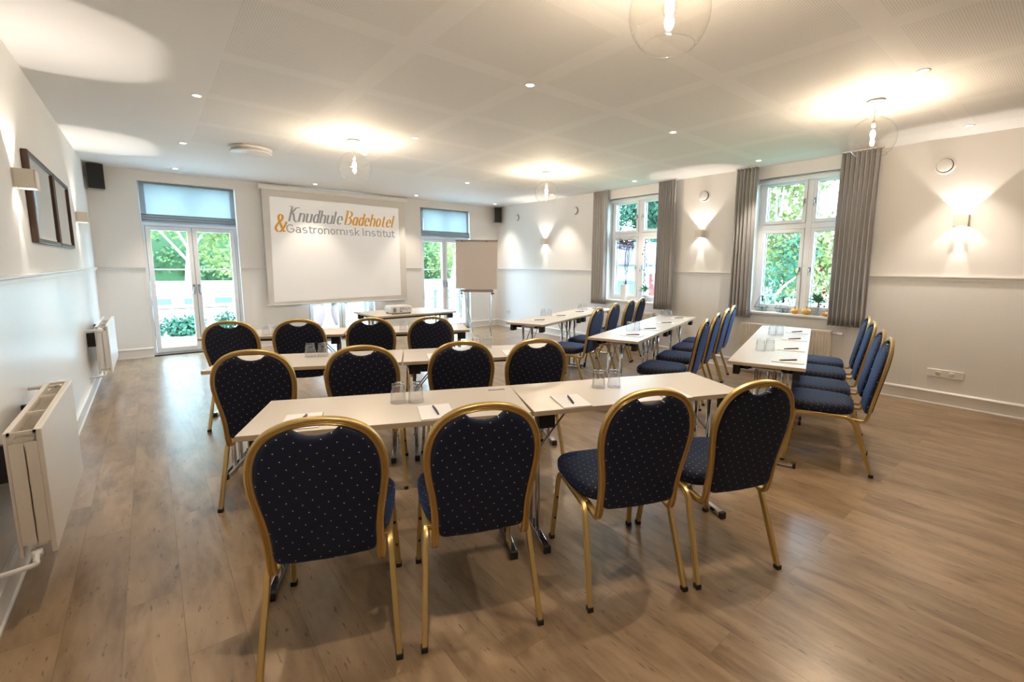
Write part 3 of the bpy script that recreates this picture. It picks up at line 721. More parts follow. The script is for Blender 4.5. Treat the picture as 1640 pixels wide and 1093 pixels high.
def screen():
    ys=8.955
    root=empty('projection_screen',(2.7,8.98,2.7))
    o=Vector((2.7,8.98,2.7)); b=MB()
    Bx=lambda mb,a,c:mb.box(Vector(a)-o,Vector(c)-o)
    c=MB(); pr=rrect(.075,.085,.02,3); c.rings([[Vector((x,8.955+p,2.655+q))-o for p,q in pr] for x in (1.455,3.975)],smooth=True)
    c.build('screen_case',MAT['whitepl'],root,auto=rad(40))
    br=MB()
    for x in (1.9,3.5): Bx(br,(x-.02,8.93,2.69),(x+.02,YB,2.712))
    br.build('mounting_bracket',MAT['whitepl'],root)
    f=MB(); Bx(f,(1.495,ys,.715),(3.925,ys+.002,2.64)); f.build('screen_fabric',MAT['screen'],root)
    bb=MB(); bb.rod(Vector((1.47,ys,.705))-o,Vector((3.90,ys,.705))-o,.012,12); bb.build('bottom_bar',MAT['whitepl'],root)
    tb=MB(); tb.rod(Vector((2.66,ys,.70))-o,Vector((2.66,ys,.66))-o,.004,6); tb.build('pull_loop',MAT['whitepl'],root)
    img=MB(); yi=ys-.0012
    vs=[Vector(p)-o for p in ((1.575,yi,.755),(3.80,yi,.80),(3.80,yi,2.495),(1.605,yi,2.505))]
    img.add(vs,[(0,1,2,3)]); im=img.build('projected_image',MAT['image'],root)
    # lettering thrown on the screen
    ox=o
    def let(t,x0,x1,z0,h,sh,slab,tm,wd,mat,nm):
        lettering(t,x0-o.x,x1-o.x,z0-o.z,h,sh,slab,tm,wd,ys-.0025-o.y,im,mat,nm)
    let('Knudhule',1.875,2.715,2.118,.146,.26,False,.045,.17,MAT['text_grey'],'lettering_line')
    let('Badehotel',2.785,3.665,2.118,.146,.26,False,.045,.17,MAT['text_gold'],'lettering_line')
    let('Gastronomisk',1.833,3.035,1.936,.088,0,True,.15,.03,MAT['text_grey'],'lettering_line')
    let('Institut',3.105,3.695,1.936,.088,0,True,.15,.03,MAT['text_grey'],'lettering_line')
    let('&',1.665,1.80,1.940,.172,.10,False,.05,.16,MAT['text_gold'],'ampersand')
    tag(root,'white pull-down projection screen showing the hotel name in grey and gold letters','screen')
screen()

# ------------------------------------------------------------------ flipchart
def flipchart():
    root=empty('flipchart_easel',(4.83,7.78,0),rad(-40))
    W=.405
    lean=lambda z:.0+.10*(z-.9)
    bd=MB(); bd.add([(-W+.0,lean(.95),.95),(W,lean(.95),.95),(W,lean(1.88),1.88),(-W,lean(1.88),1.88),(-W,lean(.95)+.02,.95),(W,lean(.95)+.02,.95),(W,lean(1.88)+.02,1.88),(-W,lean(1.88)+.02,1.88)],[(0,1,2,3),(7,6,5,4),(0,4,5,1),(1,5,6,2),(2,6,7,3),(3,7,4,0)])
    bd.build('board',MAT['whitepl'],root)
    pp=MB(); pp.box((-W+.0,lean(.96)-.008,.945),(W-.01,lean(.96)-.002,1.87)); p=pp.build('flip_paper',MAT['board'],root); p.rotation_euler=(0,0,0)
    p.data.transform(Matrix.Translation((0,lean(.96),.945))@Matrix.Rotation(-math.atan(.10),4,'X')@Matrix.Translation((0,-lean(.96),-.945)))
    cl=MB(); cl.box((-W-.005,lean(1.88)-.025,1.865),(W+.005,lean(1.88)+.02,1.895)); cl.build('clamp_bar',MAT['boardframe'],root,bevel=.004)
    kn=MB()
    for x in (-.28,.20): kn.rod((x,lean(1.88)-.025,1.872),(x,lean(1.88)-.045,1.866),.01,10)
    kn.build('clamp_knob',MAT['plastic'],root)
    tr=MB(); tr.box((-.31,-.03,.885),(.33,.03,.94)); tr.build('pen_tray',MAT['boardframe'],root,bevel=.004)
    for a,b in (((-.29,0,.92),(-.30,-.17,0)),((.30,0,.92),(.30,-.155,0)),((-.25,.05,.90),(-.17,.56,0)),((.24,.05,.90),(.20,.58,0))):
        l=MB(); l.rod((a[0],a[1],a[2]),b,.011,10); a_=Vector(a);b_=Vector(b)
        L=l.build('leg',MAT['chrome'],root)
        MB().lathe([(0,0),(.014,0),(.014,.02),(0,.02)],(b[0],b[1],0),10).build('rubber_foot',MAT['whitepl'],L)
    tk=MB()
    for x in (-.29,.31): tk.rod((x-.02,-.02,.86),(x+.04,-.02,.86),.012,8)
    tk.build('tightening_knob',MAT['plastic'],root)
    tag(root,'flipchart easel with blank greyish paper on thin chrome legs beside the right terrace door','flipchart')
flipchart()

# ------------------------------------------------------------------ curtains, blinds
def curtain(y0,y1,label,folds,gap=.11,seed=0):
    rnd=random.Random(seed); root=empty('curtain',(XR-gap,(y0+y1)/2,.742))
    n=folds*10; rows=16; vs=[];fs=[]
    ph=[rnd.uniform(-.5,.5) for _ in range(folds+1)]; am=[rnd.uniform(.75,1.2) for _ in range(folds+1)]
    Ht=HC-.742-.012
    for j in range(rows+1):
        z=Ht*j/rows; k=1-(z/Ht)*.35
        for i in range(n+1):
            t=i/n; f=t*folds; q=int(min(folds-1,f)); ft=f-q
            A=(am[q]*(1-ft)+am[q+1]*ft)
            y=(y0-y1)/2+(y1-y0)*t + .005*math.sin(f*2*math.pi*2)*k + .006*math.sin(z*2+f*.9+seed)*(1-j/rows)
            sw=math.sin(f*2*math.pi+.5*math.sin(z*1.3+seed)); x=.046*A*k*math.copysign(abs(sw)**.8,sw) 
            vs.append((x,y,z))
    for j in range(rows):
        for i in range(n): a=j*(n+1)+i; fs.append((a,a+1,a+n+2,a+n+1))
    o=MB().add(vs,fs,True).build('cloth',MAT['curtain'],root)
    s=o.modifiers.new('thick','SOLIDIFY'); s.thickness=.0015
    hem=MB()
    tp=MB(); tp.box((-.012,(y0-y1)/2-.02,Ht+.0),(.012,(y1-y0)/2+.02,Ht+.012)); tp.build('curtain_track',MAT['whitepl'],root)
    tag(root,label,'curtain','grey window curtains')
curtain(5.55,5.87,'grey brown pleated curtain, left of the far window with the twig vase',6,seed=1)
curtain(4.18,4.47,'grey brown pleated curtain, right of the far window with the twig vase',7,seed=2)
curtain(2.93,3.22,'grey brown pleated curtain, left of the near window with the gourds',6,seed=3)
curtain(1.60,1.98,'widest grey curtain, right of the near window with the gourds',8,seed=4)

def roman_blind(u0,u1,label):
    root=empty('roman_blind',((u0+u1)/2,YB+.03,1.985)); w=(u1-u0)/2-.012
    Z1=DTOP-1.985-.006
    bw=.06
    def sheet(x0,x1,z0,z1,y,amp,nx=24,nz=10,seed=0,bulge=0):
        vs=[];fs=[]
        for j in range(nz+1):
            z=z0+(z1-z0)*j/nz
            for i in range(nx+1):
                x=x0+(x1-x0)*i/nx
                yy=y+amp*math.sin(x*13+seed)*math.cos(z*9+seed)+.4*amp*math.sin(x*31+z*11) - bulge*math.sin(math.pi*j/nz)
                vs.append((x,yy,z+ (amp*.8*math.sin(x*9+seed) if j==0 else 0)))
        for j in range(nz):
            for i in range(nx): a=j*(nx+1)+i; fs.append((a,a+1,a+nx+2,a+nx+1))
        return vs,fs
    MB().add(*sheet(-w+bw,w-bw,.11,Z1-.02,0,.006,seed=u0),True).build('linen_panel',MAT['blind'],root)
    e=MB()
    e.add(*sheet(-w,-w+bw,.10,Z1,0,.002,4),True); e.add(*sheet(w-bw,w,.10,Z1,0,.002,4),True); e.add(*sheet(-w+bw,w-bw,Z1-.03,Z1,0,.002,6,2),True)
    e.build('border',MAT['blindedge'],root)
    f=MB()
    for z0,z1,y,b in ((.075,.125,-.012,.012),(.035,.085,-.022,.014),(.0,.048,-.030,.010)): f.add(*sheet(-w,w,z0,z1,y,.005,24,6,u0+z0,b),True)
    f.build('folded_hem',MAT['blindedge'],root)
    MB().box((-w,.01,Z1-.02),(w,.035,Z1+.004)).build('head_rail',MAT['whitepl'],root)
    tag(root,label,'blind','roman blinds of the terrace doors')
roman_blind(*DOORS[0],'grey linen roman blind, half raised above the left terrace door')
roman_blind(*DOORS[2],'grey linen roman blind, half raised above the right terrace door by the flipchart')

# ------------------------------------------------------------------ radiators
def radiator(x_in, side, y0,y1,z0,z1,depth,label,ribs,valve_low,valve_side,mat):
    """x_in: wall plane; side +1 means the radiator stands at larger x than the wall"""
    gap=.075; L=y1-y0; root=empty('radiator',(x_in+side*gap,y0,z0)); H=z1-z0
    B=lambda mb,a,b:mb.box((side*a[0],a[1],a[2]),(side*b[0],b[1],b[2]))
    fp=MB()
    if ribs:
        B(fp,(depth-.010,0,0),(depth-.006,L,H))
        n=int(L/.033)
        for i in range(n):
            y=L*(i+.5)/n; fp.rings([[Vector((side*(depth-.007),y-.013,z)),Vector((side*(depth+.002),y-.008,z)),Vector((side*(depth+.002),y+.008,z)),Vector((side*(depth-.007),y+.013,z))] for z in (.012,H-.03)],smooth=False)
        B(fp,(depth-.012,0,H-.03),(depth+.002,L,H))
    else:
        B(fp,(depth-.016,0,-.004),(depth,L,H+.002))
    fp.build('front_panel',mat,root,bevel=.003)
    bp_=MB(); B(bp_,(0,.005,0),(.012,L-.005,H)); bp_.build('back_panel',mat,root,bevel=.003)
    for y in (0,L-.002):
        ep=MB(); B(ep,(.012,y,.05),(depth*.5-.001,y+.002,H-.045)); B(ep,(depth*.5+.004,y,.05),(depth-.016,y+.002,H-.045)); B(ep,(.012,y+.0002,H-.06),(depth-.016,y+.0018,H-.045))
        ep.build('side_cover',mat,root)
    tr=MB()
    for a,b in ((.012,.020),(depth-.024,depth-.016)): B(tr,(a,.0,H-.012),(b,L,H))
    for i in range(4):
        y=L*i/3-(.008 if i==3 else 0)+(0 if i else 0); B(tr,(.012,y,H-.012),(depth-.016,y+.010,H))
    tr.build('top_grille',mat,root)
    fn=MB(); n=int(L/.028)
    for i in range(n): B(fn,(.022,L*(i+.5)/n,.03),(depth-.026,L*(i+.5)/n+.002,H-.03))
    fn.build('convector_fin',MAT['cream'],root)
    vv=MB(); y=-.0 if valve_side<0 else L; sg=valve_side
    c=side*depth*.45
    vv.rod((c,y,H-.03),(c,y+sg*.05,H-.03),.013,12); vv.rod((c,y+sg*.05,H-.03),(side*-.07,y+sg*.05,H-.03),.010,10)
    V=vv.build('valve_body',mat,root)
    MB().lathe([(0,0),(.022,0),(.024,.01),(.024,.055),(.018,.068),(0,.070)],n=16,M=Matrix.Translation((c,y+sg*.05,H-.03))@Matrix.Rotation(rad(-90*sg),4,'X')).build('thermostat_head',MAT['whitepl'],V)
    lo=MB(); y2=0 if valve_low<0 else L
    lo.tube(catmull([(c,y2+valve_low*-.0,.02),(c,y2+valve_low*.03,-.005),(c*.8,y2+valve_low*.04,-.02),(side*-.07,y2+valve_low*.045,-.025)],4),circ(.010,10)); lo.lathe([(0,0),(.018,0),(.018,.03),(0,.03)],(c,y2+valve_low*.0,-.005),12)
    lo.build('return_pipe',MAT['whitepl'],root)
    for yy in (L*.12,L*.85): br=MB(); B(br,(-gap+.001,yy,H*.55),(0,yy+.03,H*.85)); br.build('wall_bracket',MAT['plastic'],root)
    tag(root,label,'radiator')
radiator(XL,1,2.66,3.66,.235,.755,.105,'cream flat panel radiator on the left wall, nearest the camera',False,-1,1,MAT['cream'])
radiator(XL,1,6.72,7.95,.235,.735,.105,'smaller looking white radiator far down the left wall near the terrace door',False,-1,-1,MAT['white_en'])
radiator(XR,-1,1.92,3.02,.12,.675,.07,'cream ribbed radiator under the near window with gourds',True,1,-1,MAT['cream'])
radiator(XR,-1,4.48,5.60,.12,.675,.07,'cream ribbed radiator under the far window with the twig vase',True,1,-1,MAT['cream'])

# ------------------------------------------------------------------ wall lamps
def spotl(name,loc,direction,power,angle,blend,col,parent,r=.01):
    l=bpy.data.lights.new(name,'SPOT'); l.energy=power; l.spot_size=rad(angle); l.spot_blend=blend; l.color=col; l.shadow_soft_size=r
    o=bpy.data.objects.new(name,l); o.location=loc; o.rotation_euler=Vector(direction).to_track_quat('-Z','Y').to_euler(); link(o,parent); return o
def sconce(xw,side,y,label):
    root=empty('wall_sconce',(xw,y,1.895)); h=.055; w=.058; d=.095
    b=MB()
    # open-ended bracket: three walls and a back plate
    t=.006
    for a,c in (((0,-w,-h),(t,w,h)),((d-t,-w,-h),(d,w,h)),((t,-w,-h),(d-t,-w+t,h)),((t,w-t,-h),(d-t,w,h))):
        b.box((side*a[0],a[1],a[2]),(side*c[0],c[1],c[2]))
    b.build('lamp_body',MAT['ceramic'],root,bevel=.004)
    cr=MB(); cr.box((side*t,-w+t,-.004),(side*(d-t),w-t,.004)); cr.build('lamp_holder',MAT['whitepl'],root)
    lp=MB(); lp.box((side*.035,-.02,.005),(side*.07,.02,.009)); lp.box((side*.035,-.02,-.009),(side*.07,.02,-.005)); lp.build('lamp_chip',MAT['spot'],root)
    spotl('sconce_light_up',(side*.055,0,.012),(side*.05,0,1),SCONCE_UP_W,86,.15,WARM2,root,.004)
    spotl('sconce_light_down',(side*.050,0,-.012),(side*.0,0,-1),SCONCE_DN_W,28,.15,WARM2,root,.004)
    spotl('sconce_light_down',(side*.050,0,-.012),(side*.0,0,-1),SCONCE_DN_W*.35,120,.6,WARM2,root,.004)
    tag(root,label,'wall lamp','up and down wall lamps')
sconce(XL,1,4.16,'cream box wall lamp on the left wall, in front of the framed mirrors')
sconce(XL,1,7.30,'cream box wall lamp on the left wall, beyond the framed mirrors')
sconce(XR,-1,.885,'small wall lamp on the right wall, nearest the camera')
sconce(XR,-1,3.775,'small wall lamp on the right wall between the two windows')
sconce(XR,-1,7.315,'small wall lamp at the far end of the right wall')

# ------------------------------------------------------------------ pendants
def make_pendant():
    root=empty('pendant_lamp')
    MB().lathe([(0,0),(.062,0),(.065,-.006),(.058,-.022),(.012,-.028),(0,-.028)],n=28).build('ceiling_canopy',MAT['whitepl'],root)
    MB().rod((0,0,-.02),(0,0,-.17),.0028,8).build('cord',MAT['whitepl'],root)
    MB().lathe([(0,0),(.010,0),(.012,-.01),(.012,-.045),(0,-.045)],(0,0,-.155),16).build('lamp_socket',MAT['whitepl'],root)
    R=.162; zc=-.285; pr=[]
    a0,a1=14,140
    for i in range(25):
        a=rad(a0+(a1-a0)*i/24); pr.append((R*math.sin(a),zc+R*math.cos(a)))
    g=MB().lathe(pr,n=48).build('glass_globe',MAT['globe'],root)
    rr,rz=pr[-1]
    MB().tube([(rr*math.cos(t*math.pi/24),rr*math.sin(t*math.pi/24),rz) for t in range(48)],circ(.0016,6),closed=True).build('globe_rim',MAT['tumbler'],g)
    bp=[(.012,-.20),(.014,-.212),(.024,-.232),(.029,-.255),(.027,-.280),(.016,-.298),(0,-.303)]
    B=MB().lathe([(p.x,p.y) for p in catmull([(a,b,0) for a,b in bp],4)],n=24).build('bulb_glass',MAT['bulbglass'],root)
    f=MB().lathe([(0,-.222),(.009,-.226),(.016,-.240),(.018,-.256),(.013,-.275),(.006,-.288),(0,-.290)],n=16)
    f.build('filament',MAT['bulb'],B)
    return root
p0=make_pendant()
for i,(x,y,lb) in enumerate([(1.76,5.25,'clear globe pendant lamp hanging above the far left tables, by the screen'),(4.36,5.14,'clear globe pendant lamp farthest down the room, above the far angled table'),(4.41,1.23,'clear globe pendant lamp at the right, in front of the widest curtain'),(1.68,1.22,'large clear globe pendant lamp at the top edge, nearest the camera')]):
    p=p0 if i==0 else copy_tree(p0)
    p.location=(x,y,HC); tag(p,lb,'pendant lamp','clear glass globe pendants')

# ------------------------------------------------------------------ ceiling downlights
def make_down():
    root=empty('ceiling_downlight')
    MB().lathe([(.030,0),(.040,0),(.041,-.003),(.036,-.005),(.030,-.004),(.027,.0)],n=24).build('trim_ring',MAT['whitepl'],root)
    MB().lathe([(0,-.001),(.027,-.001),(.027,-.0028),(0,-.0028)],n=20).build('lamp_face',MAT['spot'],root)
    spotl('downlight_beam',(0,0,-.008),(0,0,-1),DOWN_W,78,.6,(1,.86,.71),root,.02)
    return root
d0=make_down(); DX=[.398,2.21,3.99,5.79]; DY=[.86,2.80,4.73,6.67,8.54]
cn=['leftmost','second from left','third from left','rightmost']; rn=['row nearest the camera','second row from camera','middle row','fourth row from camera','farthest row']
k=0
for j,y in enumerate(DY):
    for i,x in enumerate(DX):
        d=d0 if k==0 else copy_tree(d0); k+=1
        d.location=(x,y,HC); tag(d,'small recessed ceiling spot, %s in the %s'%(cn[i],rn[j]),'downlight','recessed ceiling spots')

# ceiling diffuser, sensor
def diffuser():
    root=empty('ceiling_air_diffuser',(1.0,6.42,HC))
    MB().lathe([(0,-.0),(.17,0),(.21,-.006),(.215,-.014),(.15,-.030),(0,-.030)],n=40).build('upper_ring',MAT['whitepl'],root)
    MB().lathe([(0,-.030),(.13,-.030),(.13,-.045),(0,-.045)],n=32).build('dark_throat',MAT['darkgap'],root)
    MB().lathe([(0,-.045),(.20,-.045),(.21,-.052),(.195,-.062),(0,-.068)],n=40).build('diffuser_disc',MAT['whitepl'],root)
    tag(root,'round white air diffuser disc on the ceiling before the left door','air vent')
diffuser()
sm=MB().lathe([(0,0),(.035,0),(.036,-.015),(.025,-.028),(0,-.03)],n=20).build('ceiling_sensor',MAT['whitepl']); sm.location=(2.05,5.75,HC); tag(sm,'tiny white ceiling sensor beside the far left pendant','sensor')

def wall_vent(y,z,label,r=.088):
    root=empty('round_wall_vent',(XR,y,z)); Mx=Matrix.Rotation(rad(-90),4,'Y')
    MB().lathe([(r*.80,0),(r,0),(r,.006),(r*.94,.012),(r*.80,.010)],n=36,M=Mx).build('outer_ring',MAT['whitepl'],root)
    MB().lathe([(0,.001),(r*.82,.001),(r*.82,.004),(0,.004)],n=28,M=Mx).build('dark_gap',MAT['darkgap'],root)
    MB().lathe([(0,.004),(r*.2,.004),(r*.5,.024),(r*.74,.026),(r*.74,.030),(r*.5,.032),(0,.036)],n=36,M=Mx).build('valve_disc',MAT['whitepl'],root)
    tag(root,label,'air vent','round white wall vents')
wall_vent(1.07,2.455,'round white wall vent above the nearest right wall lamp')
wall_vent(3.755,2.435,'round white wall vent between the two windows')
wall_vent(6.44,2.44,'round white wall vent just left of the far curtain')
wall_vent(8.27,2.44,'round white wall vent nearest the far right corner')

# speakers
def speaker(x,y,z,ang,tilt,label,side):
    root=empty('loudspeaker',(x,y,z)); root.rotation_euler=(tilt,0,rad(ang))
    MB().box((-.085,-.06,-.165),(.085,.10,.165)).build('cabinet',MAT['speakergrey'],root,bevel=.006)
    MB().box((-.082,-.068,-.162),(.082,-.060,.162)).build('grille',MAT['grille'],root,bevel=.006)
    br=MB(); br.box((-.02,.10,-.04),(.02,.16,.04)); br.build('wall_bracket',MAT['plastic'],root)
    tag(root,label,'speaker','corner loudspeakers')
speaker(-.445,8.85,2.545,8,0,'black loudspeaker high in the left corner',1)
speaker(6.055,8.84,2.525,-22,0,'black loudspeaker with grey side high in the right corner',-1)

# framed mirrors on the left wall
def framed_mirror(y0,y1,z0,z1,label):
    root=empty('framed_mirror',(XL,(y0+y1)/2,(z0+z1)/2)); a=(y1-y0)/2; b=(z1-z0)/2; w=.030
    f=MB()
    for y_0,y_1,z_0,z_1 in ((-a,-a+w,-b,b),(a-w,a,-b,b),(-a+w,a-w,b-w,b),(-a+w,a-w,-b,-b+w)): f.box((.002,y_0,z_0),(.034,y_1,z_1))
    f.build('frame',MAT['wood'],root,bevel=.005)
    MB().box((.010,-a+w,-b+w),(.022,a-w,b-w)).build('mirror_glass',MAT['mirror'],root)
    s=MB()
    for y_0,y_1,z_0,z_1 in ((-a+w,-a+w+.018,-b+w,b-w),(a-w-.018,a-w,-b+w,b-w),(-a+w,a-w,b-w-.018,b-w),(-a+w,a-w,-b+w,-b+w+.018)): s.add([(.0225,y_0,z_0),(.0225,y_1,z_0),(.0235,y_1,z_1),(.0235,y_0,z_1)],[(0,1,2,3)])
    s.build('bevelled_border',MAT['bevelg'],root)
    tag(root,label,'mirror','framed mirrors on the left wall')
framed_mirror(4.46,5.50,1.535,2.12,'dark wood framed mirror on the left wall, nearer the camera')
framed_mirror(5.53,6.45,1.535,2.12,'dark wood framed mirror on the left wall, farther from the camera')

def socket(x,y,z,n,label,back=False):
    root=empty('wall_socket',(x,y,z)); w=.075*n
    MB().box((-.012,-w,-.04),(0,w,.04)).build('cover_plate',MAT['whitepl'],root,bevel=.004)
    for i in range(n):
        yy=(i-(n-1)/2)*.11
        s=MB().lathe([(.012,.0),(.024,0),(.024,.002),(.012,.002)],n=20,M=Matrix.Translation((-.0122,yy,0))@Matrix.Rotation(rad(-90),4,'Y')).build('socket_outlet',MAT['cream'],root)
        h=MB()
        for dy in (-.009,.009): h.rod((-.0122,yy+dy,0),(-.0145,yy+dy,0),.003,8)
        h.build('socket_hole',MAT['gasket'],s)
    tag(root,label,'socket')
socket(XR,.872,.335,2,'white double wall socket low on the right wall, nearest the camera')
socket(XR,8.62,.36,1,'white wall socket low in the far right corner')

# ------------------------------------------------------------------ sill decorations
SZ=WZ0+.03
def tubes(mb,paths,r): 
    for p in paths: mb.tube(p,circ(r,5),(0.3,.2,1) )
def twig_vase():
    x,y=6.275,5.26
    v=empty('square_vase',(x,y,SZ)); 
    b=MB(); s=.055; h=.27
    b.rings([[Vector((a*k,c*k,z)) for a,c in rrect(2*s,2*s,.012,3)] for k,z in ((.94,0),(1,.006),(1,h),(.88,h),(.88,h-.02))],smooth=False); b.build('vase_body',MAT['vase'],v,bevel=.002)
    tag(v,'tall white square vase on the far window sill','vase')
    t=empty('twig_arrangement',(x,y,SZ+h-.02)); rnd=random.Random(5); st=MB()
    for k in range(14):
        a=rnd.uniform(0,2*math.pi); r0=.03; r1=rnd.uniform(.05,.12)
        p=[(r0*math.cos(a)*.4,r0*math.sin(a)*.4,-.2),(r0*math.cos(a+.5),r0*math.sin(a+.5),.15),(r0*1.3*math.cos(a+.9),r0*1.3*math.sin(a+.9),.32),(r1*math.cos(a+.6)*.9,r1*math.sin(a+.6)*.9,.58),(r1*math.cos(a)*1.1,r1*math.sin(a)*1.1,.72)]
        st.tube(catmull(p,5),circ(.0028,5),(.3,.2,1))
    st.build('stem_bundle',MAT['twig'],t)
    rn=MB()
    for k in range(26):
        R=.155*rnd.uniform(.75,1.08); tl=rnd.uniform(-.35,.35); ph=rnd.uniform(0,6.3); z0=.70+rnd.uniform(-.06,.07)
        rn.tube([(R*.85*math.cos(u),R*math.sin(u),z0+R*tl*math.sin(u+ph)*.7+rnd.uniform(-.004,.004)) for u in [i*2*math.pi/26 for i in range(26)]],circ(.0025,5),(0,0,1),closed=True)
    for k in range(12):
        a=rnd.uniform(0,6.3); rn.tube(catmull([(.03*math.cos(a),.03*math.sin(a),.66),(.10*math.cos(a+1),.10*math.sin(a+1),.78),(.17*math.cos(a+1.6),.17*math.sin(a+1.6),.80+rnd.uniform(-.05,.1))],5),circ(.0015,5),(0,0,1))
    rn.build('twisted_crown',MAT['twig'],t)
    tag(t,'dark twisted wicker ball on tall twigs standing in the white square vase','twigs')
twig_vase()
def leaf_quad(mb,c,d,n,l,w):
    d=d.normalized(); n=(n-d*d.dot(n)); n=n.normalized() if n.length>1e-4 else Vector((0,0,1)); s=d.cross(n)
    mb.add([c,c+d*l*.5+s*w*.5+n*l*.06,c+d*l,c+d*l*.5-s*w*.5+n*l*.06],[(0,1,2,3)],True)
def branch_vase(x,y,label_v,label_b,h,lean,dens,berrymat,big):
    v=empty('glass_vase',(x,y,SZ))
    MB().lathe([(0,0),(.038,0),(.030,.05),(.022,.10),(.030,.145)],n=24).build('vase_glass',MAT['tumbler'],v)
    tag(v,label_v,'vase')
    t=empty('berry_branch',(x,y,SZ+.02)); rnd=random.Random(int(x*100+y*10))
    main=catmull([(0,0,0),(lean[0]*.25,lean[1]*.25,h*.3),(lean[0]*.7,lean[1]*.7,h*.65),(lean[0],lean[1],h)],6)
    b=MB(); b.tube(main,circ(.0022,6),(1,0,0))
    bb=MB(); lv=MB()
    for i,p in enumerate(main[4:]):
        for _ in range(dens):
            d=Vector((rnd.uniform(-1,1),rnd.uniform(-1,1),rnd.uniform(-.2,.8))).normalized()*rnd.uniform(.02,.05)
            b.tube([p,p+d],circ(.001,4),(1,0,.2)); q=p+d
            bb.lathe([(0,-.013),(.011,-.008),(.0135,0),(.011,.008),(0,.013)],q,8)
    b.build('stem',MAT['rose_twig'],t); bb.build('berry_cluster',berrymat,t)
    for _ in range(70 if big else 34):
        a=rnd.uniform(0,6.3); el=rnd.uniform(-.1,1.1); d=Vector((math.cos(a)*math.cos(el),math.sin(a)*math.cos(el),math.sin(el)))
        leaf_quad(lv,Vector((0,0,.12+rnd.uniform(0,.06)))+d*.03,d,Vector((0,0,1)),rnd.uniform(.07,.12),.05)
    lv.build('foliage',MAT['leafy'],t)
    fl=MB()
    for k in range(3):
        c=Vector((rnd.uniform(-.03,.03),rnd.uniform(-.04,.04),.18+rnd.uniform(0,.04)))
        for j in range(10):
            a=j*.63; leaf_quad(fl,c,Vector((math.cos(a),math.sin(a),.6+.3*(j%2))),Vector((0,0,1)),.042,.03)
    fl.build('blossom',MAT['flower'],t)
    tag(t,label_b,'flowers')
branch_vase(6.285,4.83,'small clear vase on the far window sill, right of the white vase','dark berry branch with pale leaves in the small vase of the far window',.92,(0,.03),1,MAT['berry'],False)
branch_vase(6.265,2.165,'small clear vase on the near window sill, right of the gourds','bouquet of green leaves and red rose hips on the near window sill',.30,(.0,-.09),1,MAT['hip'],True)
def lean_branch():
    t=empty('rose_hip_branch',(6.25,1.93,SZ)); b=MB(); pts=catmull([(0,0,0.002),(0,-.02,.10),(0,.06,.22),(0,.13,.36),(0,.20,.50),(0,.225,.57)],6)
    b.tube(pts,circ(.003,6),(1,0,0)); b.tube([pts[12],pts[12]+Vector((0,-.07,.05)),pts[12]+Vector((0,-.10,.11))],circ(.002,5),(1,0,0)); b.build('stem',MAT['rose_twig'],t)
    h=MB()
    for d in ((0,.22,.57),(0,.20,.585),(.01,.235,.555),(0,.07,.13)): h.lathe([(0,-.014),(.010,-.009),(.014,0),(.010,.010),(0,.014)],d,10)
    h.build('rose_hip',MAT['hip'],t)
    lv=MB(); rnd=random.Random(2)
    for k in range(9): leaf_quad(lv,Vector((0,.19+rnd.uniform(-.03,.03),.57)),Vector((rnd.uniform(-1,1),rnd.uniform(-1,.6),rnd.uniform(-.2,.6))),Vector((0,0,1)),.045,.02)
    lv.build('foliage',MAT['leafy'],t)
    tag(t,'leaning bare branch with red rose hips beside the near window curtain','branch')
lean_branch()
def gourd(x,y,r,label,mat,tall=1,rz=0,ribs=8):
    root=empty('gourd',(x,y,SZ),rz); vs=[];fs=[];n=32;m=12
    for j in range(m+1):
        a=math.pi*j/m; rr=r*math.sin(a)*1.0; z=r*tall*(1-math.cos(a))*.92
        for i in range(n):
            t=2*math.pi*i/n; k=1+.05*abs(math.sin(t*ribs/2))*math.sin(a); vs.append((rr*k*math.cos(t),rr*k*math.sin(t)*1.12,z))
    for j in range(m):
        for i in range(n): fs.append((j*n+i,j*n+(i+1)%n,(j+1)*n+(i+1)%n,(j+1)*n+i))
    MB().add(vs,fs,True).build('gourd_body',mat,root)
    MB().tube([(0,0,r*tall*1.8),(.004,0,r*tall*1.8+.015),(.012,.004,r*tall*1.8+.028)],circ(.006,7)).build('stalk',MAT['stem'],root)
    tag(root,label,'gourd','orange gourds on the near window sill')
gourd(6.235,2.415,.044,'smooth orange gourd on the near sill, beside the wire lantern',MAT['gourd'],.78)
gourd(6.235,2.275,.052,'larger ribbed orange gourd in the middle of the near sill',MAT['gourd2'],.82,0,14)
gourd(6.215,2.035,.045,'orange gourd on the near sill, partly behind the curtain edge',MAT['gourd'],.7,0,5)
def wire_lantern(x,y,label):
    root=empty('wire_lantern',(x,y,SZ)); a=MB(); n=6
    lv=[(.065,.002),(.100,.055),(.030,.205)]; rings_=[[Vector((r*math.cos(2*math.pi*(i+.5*0)/n),r*math.sin(2*math.pi*i/n),z)) for i in range(n)] for r,z in lv]
    for R in rings_:
        for i in range(n): a.rod(R[i],R[(i+1)%n],.0022,6)
    for k in range(2):
        for i in range(n): a.rod(rings_[k][i],rings_[k+1][i],.0022,6)
    a.build('wire_frame',MAT['wire'],root)
    g=MB()
    for k in range(2):
        for i in range(n): g.add([rings_[k][i]*.99,rings_[k][(i+1)%n]*.99,rings_[k+1][(i+1)%n]*.99,rings_[k+1][i]*.99],[(0,1,2,3)])
    g.build('glass_facet',MAT['glass'],root)
    MB().lathe([(0,.002),(.018,.002),(.018,.05),(0,.05)],n=14).build('candle',MAT['wax'],root)
    MB().rod((0,0,.13),(0,0,.205),.010,8).build('top_tube',MAT['wire'],root)
    tag(root,label,'lantern','wire lanterns on the near window sill')
wire_lantern(6.29,2.86,'faceted dark wire lantern on the near sill, next to the left curtain')
wire_lantern(6.28,2.58,'faceted dark wire lantern on the near sill, next to the orange gourds')

